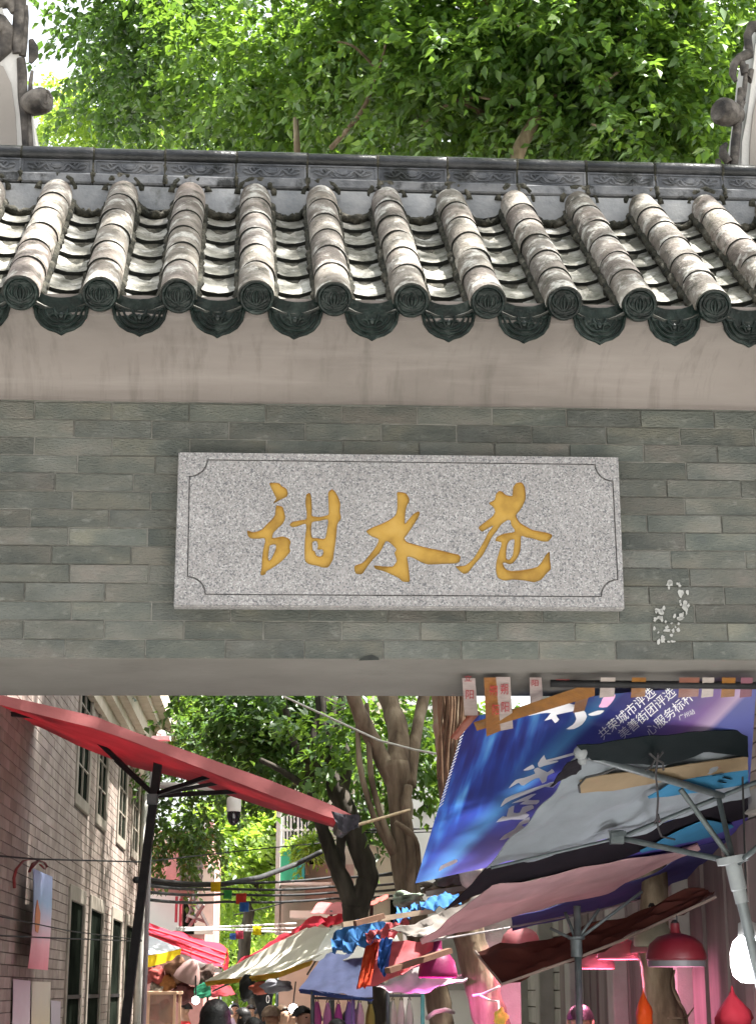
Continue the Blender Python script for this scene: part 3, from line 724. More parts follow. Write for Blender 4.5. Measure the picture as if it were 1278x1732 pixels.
for gset in glyphs:
    mb = MB()
    fl_loops = []
    for org, o_, hs_ in gset:
        for kk, lp in enumerate([o_] + hs_):
            q = to2d(org, lp); fl_loops.append(q); n = len(q)
            # sides of the recess, half a millimetre inside the cut
            Q = np.array(q); ar = np.sum(Q[:, 0]*np.roll(Q[:, 1], -1) - np.roll(Q[:, 0], -1)*Q[:, 1])
            d_ = np.roll(Q, -1, 0) - np.roll(Q, 1, 0); nn_ = np.stack([-d_[:, 1], d_[:, 0]], 1); nn_ /= (np.linalg.norm(nn_, axis=1)[:, None] + 1e-9)
            Q = Q + nn_ * .0005 * (1 if ar > 0 else -1) * (1 if kk == 0 else -1)
            vs = [(x, yI + .0004, z) for x, z in Q] + [(x, yP - .0004, z) for x, z in Q]
            mb.add(vs, [(i, (i+1) % n, (i+1) % n + n, i+n) for i in range(n)], 1)
    # shrink is not needed: the sides sit on the cut; push them .3 mm along their normals
    me = curve_fill(fl_loops, 'character', 0.0); xz(me, yP - .0008)
    b0 = len(mb.v); mb.add([tuple(v.co) for v in me.vertices], [tuple(p.vertices) for p in me.polygons], 0)
    bpy.data.meshes.remove(me)
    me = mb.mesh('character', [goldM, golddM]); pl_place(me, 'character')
# ------------------------------------------------------------ left house
def lat(Y): return -2.2 - .0594 * (Y - 10.38)
def WLp(px, py, off=0.0):
    """point where the sight line meets the left house's street face (off metres out from it)"""
    d = ray(px, py); x0_ = -2.2 + .0594*10.38 + off
    t = x0_ / (d[0] + .0594 * d[1]); return CAM + d * t
LHX = Vector((-.0594, 1, 0)).normalized()              # along the wall
def lw(Y, z, off=0.0): return np.array([lat(Y) + off, Y, z])
Y0L, Y1L = 6.9, 20.4
house = thing('brick_house', 'brown brick house with tall dark windows along the left of the lane', 'house', loc=(lat(Y0L) - 1, Y0L, 0))
lbrick = M('brown_brick', [(.19,.148,.124), (.245,.198,.168), (.30,.252,.218)], scale=3, rough=.85, bump=.3, bscale=60, rand=.12, hue=.012)
addmix(lbrick, (.12,.10,.085), 4, .56, .75, .5)
lmort = M('dark_mortar', [(.085,.07,.06), (.125,.104,.09)], scale=20, rough=.95, bump=.4, rand=0)
frameM = M('window_surround', [(.20,.175,.14), (.265,.235,.195)], scale=6, rough=.8, bump=.2, rand=.05)
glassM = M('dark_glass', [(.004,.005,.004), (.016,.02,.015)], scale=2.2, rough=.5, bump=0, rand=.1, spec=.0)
corniceM = M('cornice_plaster', [(.42,.36,.28), (.52,.46,.37)], scale=5, rough=.85, bump=.2, rand=.05)
wins = []
for (pa, pb, pyt, pyb) in [(129, 152, 1258, 1336), (163, 182, 1268, 1370), (198, 215, 1300, 1408), (222, 235, 1340, 1434)]:
    A_ = WLp(pa, pyb); B_ = WLp(pb, pyt); wins.append([A_[1], B_[1]])
zs_ = WLp(125, 1336)[2]; zt_ = zs_ + .98
doors = []
for (pa, pb) in [(115, 139), (150, 171), (188, 204), (211, 224)]:
    doors.append([WLp(pa, 1600)[1], WLp(pb, 1600)[1]])
zd_ = 2.28
op = [(a, b, zs_, zt_) for a, b in wins] + [(a, b, -1, zd_) for a, b in doors]
core = MB()
def wall_piece(mb, ya, yb, za, zb_, dep=.3, off=-.007):
    if yb - ya < .01 or zb_ - za < .01: return
    P = [lw(ya, za, off), lw(yb, za, off), lw(yb, zb_, off), lw(ya, zb_, off)]
    mb.prism(P, (-dep, 0, 0))
cuts = sorted(set([Y0L, Y1L] + [v for a, b in wins for v in (a, b)] + [v for a, b in doors for v in (a, b)]))
ZH = 4.62
for a, b in zip(cuts[:-1], cuts[1:]):
    m_ = (a + b)/2; zz = 0.0
    for (oa, ob, za, zb_) in sorted([o_ for o_ in op if o_[0] <= m_ <= o_[1]], key=lambda q: q[2]):
        if za > zz: wall_piece(core, a, b, zz, za)
        zz = zb_
    wall_piece(core, a, b, zz, ZH)
core.build('wall', lmort, house)
bb = MB(); bb.prism([lw(Y0L, 0, -.32), lw(Y1L, 0, -.32), lw(Y1L, ZH, -.32), lw(Y0L, ZH, -.32)], (-3, 0, 0)); bb.build('back_wall', lmort, house)
rf = MB(); rf.prism([lw(Y0L, ZH + .3, .42), lw(Y1L + .3, ZH + .3, .42), lw(Y1L + .3, ZH + 1.5, -2), lw(Y0L, ZH + 1.5, -2)], (0, 0, .12)); rf.build('roof', lipM, house)
# bricks: the ones that show largest singly, the others joined
lj = []; bl, ch_ = .255, .069
ncr = int(3.75 / ch_)
for j in range(ncr):
    z0_ = .85 + j*ch_
    yq = 9.6 + (bl/2 if j % 2 else 0)
    while yq < Y1L:
        ya, yb = yq, min(yq + bl, Y1L)
        hit = False
        for (oa, ob, za, zb_) in op:
            ea, eb = oa - .09, ob + .09
            if z0_ + ch_ > za - .11 and z0_ < zb_ + .08:
                if ya < eb and yb > ea:
                    if ya < ea - .04: yb = min(yb, ea)
                    elif yb > eb + .04: ya = max(ya, eb)
                    else: hit = True
        if not hit and yb - ya > .03: lj.append((ya, yb, z0_))
        yq += bl
def shown(b): 
    return b[0] * (1 if 1.35 < b[2] < 3.4 else 3)
lj.sort(key=shown)
ang = math.atan(.0594)
std = MB(); std.box((-.03, .0012, .0032), (.0, bl - .0012, ch_ - .0032)); stdm = std.mesh('brick', lbrick)
stf = MB()
HI = WM[house].inverted(); nb_ = 0
for (ya, yb, z0_) in lj:
    jx = random.uniform(-.0012, .0012)
    if nb_ < 290 and abs(yb - ya - bl) < 1e-6:
        put('brick', stdm, house, loc=HI @ Vector(lw(ya, z0_, jx)), rot=(0, random.uniform(-.004, .004), ang)); nb_ += 1
    else:
        a = lw(ya + .0012, z0_ + .0032, jx); b = lw(yb - .0012, z0_ + .0032, jx)
        h = np.array([0, 0, ch_ - .0064]); stf.prism([a, b, b + h, a + h], (-.02, 0, 0))
so_ = stf.build('brickwork', M('brown_brick_far', [(.18,.14,.117), (.245,.198,.168), (.31,.26,.226)], scale=4.5, rough=.85, bump=.3, bscale=60, rand=0, detail=3), house); so_['kind'] = 'stuff'
# windows
for i, (a, b) in enumerate(wins):
    fr = MB(); wd = .085
    for (ya, yb, za, zb_) in [(a - wd, a, zs_ - .1, zt_ + .07), (b, b + wd, zs_ - .1, zt_ + .07), (a, b, zs_ - .1, zs_), (a, b, zt_, zt_ + .07)]:
        fr.prism([lw(ya, za, .016), lw(yb, za, .016), lw(yb, zb_, .016), lw(ya, zb_, .016)], (-.10, 0, 0))
    fo = fr.build('window', frameM, house); bev(fo, .006, 1)
    pn = MB(); pn.prism([lw(a + .001, zs_, -.008), lw(b - .001, zs_, -.008), lw(b - .001, zt_, -.008), lw(a + .001, zt_, -.008)], (-.02, 0, 0)); pn.build('pane', glassM, fo)
    br = MB()
    for q in (.25, .5, .75): br.bar(lw(a, zs_ + (zt_ - zs_)*q, -.003), lw(b, zs_ + (zt_ - zs_)*q, -.003), .014)
    br.bar(lw((a+b)/2, zs_, -.003), lw((a+b)/2, zt_, -.003), .02); br.build('glazing_bar', frameM, fo)
for i, (a, b) in enumerate(doors):
    fr = MB(); wd = .07
    for (ya, yb, za, zb_) in [(a - wd, a, 0, zd_ + .12), (b, b + wd, 0, zd_ + .12), (a, b, zd_, zd_ + .12)]:
        fr.prism([lw(ya, za, .014), lw(yb, za, .014), lw(yb, zb_, .014), lw(ya, zb_, .014)], (-.12, 0, 0))
    fo = fr.build('window', frameM, house); bev(fo, .006, 1)
    pn = MB(); pn.prism([lw(a + .001, 0, -.008), lw(b - .001, 0, -.008), lw(b - .001, zd_, -.008), lw(a + .001, zd_, -.008)], (-.02, 0, 0)); pn.build('pane', glassM, fo)
    br = MB(); br.bar(lw(a, 1.55, -.004), lw(b, 1.55, -.004), .03); br.bar(lw(a + .03, 0, -.004), lw(a + .03, zd_, -.004), .03); br.build('glazing_bar', blackmM, fo)
# stepped cornice
for k, (z0_, z1_, o_) in enumerate([(3.98, 4.12, .05), (4.12, 4.22, .12), (4.22, 4.40, .20), (4.40, 4.48, .30), (4.48, 4.70, .40)]):
    mb = MB(); mb.prism([lw(Y0L, z0_, -.02), lw(Y1L + .2, z0_, -.02), lw(Y1L + .2, z0_, o_), lw(Y0L, z0_, o_)], (0, 0, z1_ - z0_ - .002)); mb.build('cornice', corniceM, house)
# downpipe at the far corner
mb = MB(); mb.tube([lw(20.2, 0, .07), lw(20.2, 4.3, .07)], .045, 8); mb.build('downpipe', flat('grey_pipe', (.42,.41,.38)), house, smooth=True)

# posters and the hung print on the left house
def wquad(q, off): return [WLp(px, py, off) for px, py in q]
def gradmat(name, stops, axis='Y', noise=.0):
    m = bpy.data.materials.new(name); m.use_nodes = True; n = m.node_tree.nodes; l = m.node_tree.links; b = n['Principled BSDF']
    uv = n.new('ShaderNodeUVMap'); sp = n.new('ShaderNodeSeparateXYZ'); l.new(uv.outputs[0], sp.inputs[0])
    nz = n.new('ShaderNodeTexNoise'); nz.inputs['Scale'].default_value = 5; l.new(uv.outputs[0], nz.inputs['Vector'])
    ma = n.new('ShaderNodeMath'); ma.operation = 'MULTIPLY_ADD'; ma.inputs[1].default_value = noise
    l.new(nz.outputs[0], ma.inputs[0]); l.new(sp.outputs[1 if axis == 'Y' else 0], ma.inputs[2])
    cr = n.new('ShaderNodeValToRGB'); el = cr.color_ramp.elements
    while len(el) < len(stops): el.new(.5)
    for e, (p, c) in zip(el, stops): e.position = p; e.color = (*c, 1)
    l.new(ma.outputs[0], cr.inputs[0]); l.new(cr.outputs[0], b.inputs['Base Color']); b.inputs['Roughness'].default_value = .6
    return m
def quadsheet(q, name, mat, parent=None, nu=2, nv=6, bulge=0.0, nrm=(1, 0, 0), thick=.004):
    q = [np.array(p, float) for p in q]; mb = MB(); vs = []; uv = []
    for k in range(nv+1):
        for i in range(nu+1):
            u, v = i/nu, k/nv
            p = (q[0]*(1-u) + q[1]*u)*(1-v) + (q[3]*(1-u) + q[2]*u)*v
            p = p + np.array(nrm)*(bulge*math.sin(v*math.pi) + bulge*.3*math.sin(u*9 + v*4)); vs.append(p); uv.append((u, 1-v))
    fs = []
    for k in range(nv):
        for i in range(nu): a = k*(nu+1) + i; fs.append((a, a+1, a+nu+2, a+nu+1))
    nF = len(vs); vs2 = [p - np.array(nrm)*thick for p in vs]
    mb.add(vs + vs2, fs + [tuple(reversed([i + nF for i in f])) for f in fs]); mb.uv = uv + uv
    return mb.build(name, mat, parent, smooth=False)
hp = thing('hanging_print', 'narrow blue to pink hanging print tied to a wire on the brick house', 'banner', loc=WLp(68, 1640, .08))
quadsheet(wquad([(57,1469),(89,1483),(81,1641),(49,1638)], .09), 'cloth', gradmat('print_cloth', [(0,(.62,.16,.20)),(.3,(.66,.30,.34)),(.5,(.50,.40,.46)),(.75,(.24,.36,.52)),(1,(.28,.35,.55))], noise=.12), hp, 4, 14, .01)
def wpoly(pts, off, name, mat, parent, th=.003):
    mb = MB(); mb.prism([WLp(px, py, off) for px, py in pts], (-th, 0, 0)); return mb.build(name, mat, parent)
wpoly([(60,1560),(62,1535),(64,1522),(66,1532),(69,1545),(68,1562),(65,1578),(61,1575)], .106, 'orange_figure', flat('orange_print', (.55,.22,.10)), hp)
ribM = flat('dark_red_ribbon', (.16,.02,.02))
mb = MB()
for pts in [[(25,1502),(24,1485),(28,1470),(40,1456),(58,1453),(66,1455)], [(50,1475),(56,1460),(66,1455),(76,1459),(80,1466),(76,1470),(68,1462)], [(66,1455),(60,1462),(52,1470)]]:
    mb.tube([WLp(px, py, .12) for px, py in pts], .009, 6, squash=.35)
tag(mb.build('ribbon', ribM, None, smooth=True), 'dark red ribbon bow tied on the wire above the print', 'ribbon')
for k, (q, st, lb) in enumerate([([(23,1656),(52,1659),(50,1760),(20,1760)], [(0,(.42,.30,.36)),(.5,(.50,.44,.46)),(1,(.46,.36,.40))], 'faded pink and white notice, leftmost of the posters low on the brick house'),
                         ([(54,1660),(86,1661),(84,1760),(52,1760)], [(0,(.44,.40,.22)),(.5,(.48,.42,.28)),(1,(.42,.38,.30))], 'torn yellowish poster beside the pink notice low on the brick house'),
                         ([(87,1692),(103,1694),(101,1760),(85,1760)], [(0,(.40,.34,.40)),(1,(.36,.32,.36))], 'small mauve bill pasted right of the torn yellowish poster')]):
    o = quadsheet(wquad(q, .012 + .001*k), 'poster', gradmat('poster_print', st, noise=.5), None, 2, 6, .002); tag(o, lb, 'poster')

# ------------------------------------------------------------ right house
def latR(Y): return 1.93 - .0594*(Y - 9)
def rw(Y, z, off=0.0): return np.array([latR(Y) - off, Y, z])
rh = thing('stone_house', 'grey brick house with plank doors along the right of the lane', 'house', loc=(latR(8) + 1, 8, 0))
rbrick = M('tan_brick', [(.22,.175,.13), (.32,.26,.20), (.40,.34,.27)], scale=4, rough=.85, bump=.3, rand=.16, hue=.015)
greyw = M('grey_stone_wall', [(.24,.235,.21), (.33,.32,.29)], scale=4, rough=.9, bump=.3, rand=.1)
plank = M('weathered_plank', [(.11,.085,.08), (.18,.145,.135)], scale=6, rough=.85, bump=.4, stretch=(1, 1, .15), rand=.16)
wl = MB(); wl.prism([rw(7.2, 0, -.02), rw(26, 0, -.02), rw(26, 4.2, -.02), rw(7.2, 4.2, -.02)], (2.5, 0, 0)); wl.build('wall', lmort, rh)
sb_ = MB(); sb_.box((-.0, .004, .004), (.03, .276, .066)); sbm = sb_.mesh('brick', rbrick); RI = WM[rh].inverted(); nq = 0; rst = MB()
for j in range(23):
    z0_ = 2.55 + j*.07; yq = 7.3 + (.14 if j % 2 else 0)
    while yq < 12.5:
        if yq < 10.2:
            put('brick', sbm, rh, loc=RI @ Vector(rw(yq, z0_, random.uniform(-.004, .004))), rot=(0, 0, ang)); nq += 1
        else:
            a = rw(yq + .004, z0_ + .004); b = rw(yq + .276, z0_ + .004); h = np.array([0, 0, .062]); rst.prism([a, b, b + h, a + h], (.02, 0, 0))
        yq += .28
# blockwork further down, then door planks and posts
for j in range(28):
    z0_ = .1 + j*.15; yq = 15 + (.2 if j % 2 else 0)
    while yq < 25.4:
        a = rw(yq + .006, z0_ + .006); b = rw(yq + .40, z0_ + .006); h = np.array([0, 0, .138]); rst.prism([a, b, b + h, a + h], (.02, 0, 0)); yq += .406
o = rst.build('blockwork', greyw, rh); o['kind'] = 'stuff'
yq = 8.4
while yq < 15:
    wdp = random.choice([.16, .2, .24, .3])
    mb = MB(); o_ = random.uniform(.01, .05); mb.prism([rw(yq + .006, 0, o_), rw(yq + wdp, 0, o_), rw(yq + wdp, 2.45, o_), rw(yq + .006, 2.45, o_)], (.05, 0, 0)); mb.build('plank', plank, rh); yq += wdp + .004
for yq in (10.3, 12.2, 14.0, 15.6, 17.2, 19, 21, 23):
    mb = MB(); mb.prism([rw(yq, 0, .13), rw(yq + .22, 0, .13), rw(yq + .22, 2.6, .13), rw(yq, 2.6, .13)], (.14, 0, 0)); bev(mb.build('post', greyw, rh), .01, 1)
mb = MB(); mb.prism([rw(8.2, 2.46, .1), rw(15, 2.46, .1), rw(15, 2.56, .1), rw(8.2, 2.56, .1)], (.13, 0, 0)); mb.build('lintel', greyw, rh)

# ------------------------------------------------------------ buildings down the lane
def wbox(mb, px0, px1, py0, py1, Y, dep, mi=0):
    """block whose front face shows as that rectangle at distance Y, going back dep metres"""
    a = W(px0, (py0+py1)/2, Y); b = W(px1, (py0+py1)/2, Y); z0_ = W((px0+px1)/2, py1, Y)[2]; z1_ = W((px0+px1)/2, py0, Y)[2]
    mb.box((a[0], Y, z0_), (b[0], Y + dep, z1_), mi); return mb
def wpart(parent, name, mat, rects, Y, dep):
    for r in rects: mb = MB(); wbox(mb, *r, Y, dep); o = mb.build(name, mat, parent)
    return o
pinkM = flat('pink_render', (.52,.27,.24), .85, .15, 3); creamM = flat('cream_render', (.60,.53,.45), .85, .1, 3)
whiteM = flat('white_render', (.74,.72,.69), .85, .05, 2); greenM = flat('green_panel', (.05,.34,.20), .5, .1, 4); cageM = flat('white_bar', (.62,.62,.60), .5)
gdM = flat('grey_grille', (.16,.16,.15), .6); redtM = flat('red_awning_cloth', (.42,.03,.045), .75)
def ground_box(parent, px0, px1, pytop, Y, dep, mat, name='wall'):
    a = W(px0, 1600, Y); b = W(px1, 1600, Y); z1_ = W((px0+px1)/2, pytop, Y)[2]
    mb = MB(); mb.box((a[0], Y, 0), (b[0], Y + dep, z1_)); return mb.build(name, mat, parent)
pb_ = thing('apartment_house', 'pink apartment house with barred balconies beyond the black awning post', 'house', loc=W(290, 1675, 24) * np.array([1, 1, 0]))
ground_box(pb_, 120, 346, 1405, 24.0, 2.2, pinkM); wpart(pb_, 'white_wall', whiteM, [(238,303,1512,1600)], 23.9, .09)
wpart(pb_, 'pale_band', creamM, [(236,300,1408,1432),(330,362,1470,1580)], 23.88, .1)
wpart(pb_, 'pink_pier', flat('light_pink', (.66,.33,.32)), [(279,303,1432,1486),(352,360,1390,1430)], 23.7, .29)
wpart(pb_, 'green_shutter', greenM, [(318,350,1414,1434)], 23.92, .07)
cg = MB()
for px in range(306, 344, 5): cg.bar(W(px, 1425, 23.5), W(px, 1502, 23.5), .025)
for py in (1426, 1445, 1465, 1482, 1500): cg.bar(W(304, py, 23.5), W(344, py, 23.5), .03)
for px in (306, 318, 330, 342): cg.bar(W(px, 1426, 23.5), W(px+2, 1418, 23.98), .03); cg.bar(W(px, 1501, 23.5), W(px+2, 1495, 23.98), .03)
cg.build('balcony_cage', gdM, pb_)
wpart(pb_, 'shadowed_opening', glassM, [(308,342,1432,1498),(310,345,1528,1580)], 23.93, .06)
aw = MB(); aw.prism([W(305,1424,23.2), W(345,1398,23.2), W(352,1396,23.98), W(316,1420,23.98)], (0, 0, .05)); aw.build('slatted_hood', gdM, pb_)
sc_ = MB()
for a, b in [((318,1520),(332,1560)),((345,1530),(320,1568)),((325,1516),(352,1566)),((316,1548),(350,1560)),((334,1510),(316,1560))]: sc_.bar(W(*a, 23.4), W(*b, 23.5), .035)
sc_.build('steel_bracket', gdM, pb_)
wpart(pb_, 'washing', flat('red_washing', (.35,.06,.08)), [(296,300,1516,1560),(303,307,1520,1566)], 23.6, .06)

fb = thing('balcony_house', 'cream apartment house with white barred balcony and green shutter behind the dark tree', 'house', loc=W(560, 1675, 27) * np.array([1, 1, 0]))
ground_box(fb, 470, 604, 1300, 27, 6, creamM)
cg = MB()
for px in range(474, 546, 6): cg.bar(W(px, 1375, 26.4), W(px, 1432, 26.4), .028)
for py in (1377, 1404, 1431): cg.bar(W(472, py, 26.4), W(546, py, 26.4), .034)
cg.build('balcony_cage', cageM, fb)
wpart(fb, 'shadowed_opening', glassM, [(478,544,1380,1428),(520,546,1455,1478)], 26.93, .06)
wpart(fb, 'green_shutter', greenM, [(474,503,1434,1490)], 26.5, .4); wpart(fb, 'teal_shutter', flat('teal_panel', (.05,.30,.30)), [(504,515,1434,1488)], 26.52, .4)
wpart(fb, 'washing', flat('dark_washing', (.03,.03,.05)), [(505,511,1380,1412),(514,520,1382,1408),(524,530,1382,1404)], 26.55, .1)
wpart(fb, 'corner_pier', flat('grey_pier', (.40,.39,.36)), [(466,473,1360,1580)], 26.3, .6)
wpart(fb, 'pink_wall', flat('dusty_pink', (.50,.34,.30)), [(516,604,1462,1520)], 26.86, .13)
wpart(fb, 'white_ledge', whiteM, [(490,604,1540,1552),(474,560,1492,1496)], 26.2, .7)
hd = MB(); hd.prism([W(510,1462,25.6), W(560,1440,25.6), W(565,1434,26.9), W(520,1455,26.9)], (0, 0, .06)); hd.build('slatted_hood', gdM, fb)
mw = thing('cream_house', 'tall cream house with ledges standing behind the forked tree trunks', 'house', loc=W(640, 1675, 23) * np.array([1, 1, 0]))
ground_box(mw, 598, 690, 1130, 23, 6, flat('aged_cream', (.52,.46,.36), .85, .18, 2))
wpart(mw, 'ledge', creamM, [(596,692,1418,1426),(596,692,1240,1247),(596,692,1512,1520)], 22.8, .19)
wpart(mw, 'window', glassM, [(606,622,1520,1556),(660,676,1522,1560),(618,634,1290,1330),(612,628,1345,1400)], 22.95, .04)
ww = thing('white_house', 'sunlit white walled house rising between the pale trunk and the banyan', 'house', loc=W(735, 1675, 19) * np.array([1, 1, 0]))
ground_box(ww, 690, 800, 1190, 19, 6, whiteM)
gv = MB(); gv.prism([W(690,1192,19.01), W(800,1192,19.01), W(735,1120,19.01)], (0, 6, 0)); gv.build('gable', whiteM, ww)
wpart(ww, 'wall_lamp', blackmM, [(716,727,1354,1372)], 18.85, .12)
wpart(ww, 'grey_plinth', greyw, [(692,800,1560,1675)], 18.95, .045)
# ------------------------------------------------------------ awning with its post, left
awf = fab('awning_cloth', (.34,.06,.075), .45)
awp = thing('awning', 'long red folding arm awning sloping down across the lane from the brick house', 'awning', loc=W(300, 1675, 10.2) * np.array([1, 1, 0]))
def loft(name, top, bot, mat, parent=None, nu=24, nv=10, wr=.0, sag=0.0, thick=.004, seed=0, smooth=True, ext=None, uv=True, mats=None):
    """cloth between two polylines of (px, py, Y); wrinkles and sag are geometry"""
    def resamp(pl):
        P = [W(*p) for p in pl]; d = [0]
        for a, b in zip(P[:-1], P[1:]): d.append(d[-1] + np.linalg.norm(b - a))
        out = []
        for t in np.linspace(0, d[-1], nu+1):
            k = min(len(P)-2, max(0, int(np.searchsorted(d, t, side='right')-1)))
            out.append(P[k] + (P[k+1]-P[k])*((t-d[k])/max(1e-9, d[k+1]-d[k])))
        return out
    Tp, Bt = resamp(top), resamp(bot); rr = random.Random(seed); ph = [rr.uniform(0, 6.28) for _ in range(8)]
    nrm = N3(np.cross(Tp[-1] - Tp[0], Bt[nu//2] - Tp[nu//2]))
    if nrm[1] > 0: nrm = -nrm
    vs = []; uvs = []
    for k in range(nv+1):
        v = k/nv
        for i in range(nu+1):
            u = i/nu; p = Tp[i]*(1-v) + Bt[i]*v
            q = wr*(math.sin(u*17+v*5+ph[0])*.5 + math.sin(u*31-v*9+ph[1])*.3 + math.sin(v*19+u*6+ph[2])*.35 + math.sin(u*53+v*23+ph[3])*.15)
            p = p + nrm*q + np.array([0, 0, -sag*math.sin(math.pi*u)*math.sin(math.pi*v)]); vs.append(p); uvs.append((u, v))
    fs = []
    for k in range(nv):
        for i in range(nu): a = k*(nu+1)+i; fs.append((a, a+1, a+nu+2, a+nu+1))
    n = len(vs); vs2 = [p - nrm*thick for p in vs]
    ed = [i for i in range(nu+1)] + [k*(nu+1)+nu for k in range(1, nv+1)] + [nv*(nu+1)+i for i in range(nu-1, -1, -1)] + [k*(nu+1) for k in range(nv-1, 0, -1)]
    mb = MB(); mb.add(vs + vs2, fs + [tuple(reversed([i+n for i in f])) for f in fs] + [(ed[i], ed[i-1], ed[i-1]+n, ed[i]+n) for i in range(len(ed))]); mb.uv = uvs + uvs
    return mb.build(name, mat, parent, smooth=smooth, sharp=50)
loft('canopy', [(-30,1181,9.6),(0,1190,9.6),(160,1230,9.6),(220,1250,9.6),(300,1282,9.6),(460,1344,9.6),(592,1388,9.6)], [(-30,1196,11.2),(20,1212,11.2),(60,1226,11.2),(130,1259,11.2),(220,1294,11.2),(300,1314,11.3),(460,1369,11.3),(540,1392,11.3),(575,1405,11.3)], awf, awp, 30, 6, .006, .0)
loft('valance', [(-30,1166,9.58),(0,1175,9.58),(160,1211,9.58),(220,1235,9.58),(300,1264,9.58),(460,1321,9.58),(560,1361,9.58),(604,1383,9.58)], [(-30,1183,9.57),(0,1192,9.57),(160,1232,9.57),(220,1252,9.57),(300,1284,9.57),(460,1346,9.57),(555,1382,9.57),(594,1392,9.57)], fab('awning_valance', (.42,.145,.145), .25), awp, 30, 3, .002)  # valance coloured lighter than the canopy, standing in for sun on it
mb = MB(); mb.tube([W(584,1392,9.55), W(575,1404,11.35)], .05, 10); mb.build('front_bar', blackmM, awp, smooth=True, sharp=60)
loft('end_wrap', [(560,1372,9.53),(585,1378,9.53),(608,1378,9.53)], [(572,1402,9.53),(583,1408,9.53),(606,1399,9.53)], flat('dark_sleeve', (.03,.028,.035)), awp, 10, 5, .012)
arm = MB()
for a, b, w_ in [((264,1343,10.5),(352,1314,10.2),.025),((264,1344,10.5),(380,1322,10.6),.022),((264,1346,10.55),(432,1337,10.9),.028),((262,1346,10.5),(160,1248,10.6),.028),((262,1346,10.5),(196,1286,10.9),.02),((160,1248,10.6),(60,1212,10.3),.028),((60,1212,10.3),(-20,1204,10.1),.026)]:
    arm.bar(W(*a), W(*b), w_)
arm.build('folding_arm', blackmM, awp)
mb = MB(); mb.bar(W(382,1324,10.62), W(406,1331,10.75), .04); mb.bar(W(432,1341,10.9), W(470,1351,11.0), .055); mb.build('bracket', flat('dark_red_metal', (.14,.01,.015), .5), awp)
mb = MB(); a = W(268, 1288, 10.5); b = W(212, 1732, 10.5); d = b - a; mb.bar(a, a + d*(a[2]/(a[2]-b[2]))*.999, .05); mb.build('post', blackmM, awp)
mb = MB(); mb.box(W(258,1352,10.45) - .03, W(258,1352,10.45) + .03); mb.build('clamp', steelM, awp)
# dome camera on its arm
cc = thing('security_camera', 'white dome security camera hanging below the red awning', 'camera', loc=W(396, 1350, 11.6))
p = W(396, 1346, 11.6); k = PPM(11.9)
mb = MB(); mb.lathe([(.004,.001),(.010*1.0,.0),(11*k,-.012),(12*k,-.03),(12*k,-26*k),(.002,-26*k)], c=p, n=20); mb.build('housing', flat('camera_white', (.62,.59,.54), .4), cc, smooth=True, sharp=50)
mb = MB(); mb.lathe([(11*k,-26*k),(10.6*k,-36*k),(8*k,-43*k),(4*k,-47*k),(.001,-48.5*k)], c=p, n=20); mb.build('dome', M('camera_dome', [(.012,.012,.015)], rough=.1, bump=0, spec=.7), cc, smooth=True)
mb = MB(); q = W(262, 1328, 11.7); mb.tube([q, W(330, 1330, 11.65), p + np.array([0, 0, .04]), p], [.022, .022, .022, .02], 8); mb.build('arm', flat('camera_arm', (.55,.53,.49), .4), cc, smooth=True)
mb = MB(); pl_ = W(248, 1310, 11.75); mb.tube([[q[0]-.02, q[1], 0], [q[0]-.02, q[1], q[2]+.12]], .016, 8); mb.build('pole', flat('camera_pole', (.22,.215,.21), .5), cc, smooth=True)
fin = thing('lamp_globe', 'small white finial ball on top of the red awning edge', 'ball', loc=W(273, 1246, 10.3)); mb = MB(); mb.sphere(W(273,1243,10.3), 8*PPM(10.6), 10, 8); mb.build('ball', whiteM, fin, smooth=True)
mb = MB(); mb.box(W(273,1249,10.3) - np.array([.055,.03,.012]), W(273,1249,10.3) + np.array([.055,.03,.012])); mb.build('base', whiteM, fin)

# ------------------------------------------------------------ unseen house added behind the camera to darken the gate front
oh = thing('added_shade_house', 'added unseen three storey house shading the gate from across the street', 'house', loc=(0, -11, 0))
mb = MB(); mb.box((-11, -16, 0), (11, -11, 9.5)); mb.build('wall', flat('added_house_render', (.33,.31,.28), .9, .15, 1), oh)
mb = MB(); mb.box((-11.3, -16.3, 9.502), (11.3, -10.6, 9.9)); mb.build('roof', greyw, oh)
for k in range(3):
    for i in range(6):
        mb = MB(); mb.box((-9.6 + i*3.5, -11.0 - .05, .9 + k*3.1), (-8.2 + i*3.5, -10.96, 2.5 + k*3.1)); fo = mb.build('window', frameM, oh)
        mb = MB(); mb.box((-9.5 + i*3.5, -10.958, 1.0 + k*3.1), (-8.3 + i*3.5, -10.95, 2.4 + k*3.1)); mb.build('pane', glassM, fo)
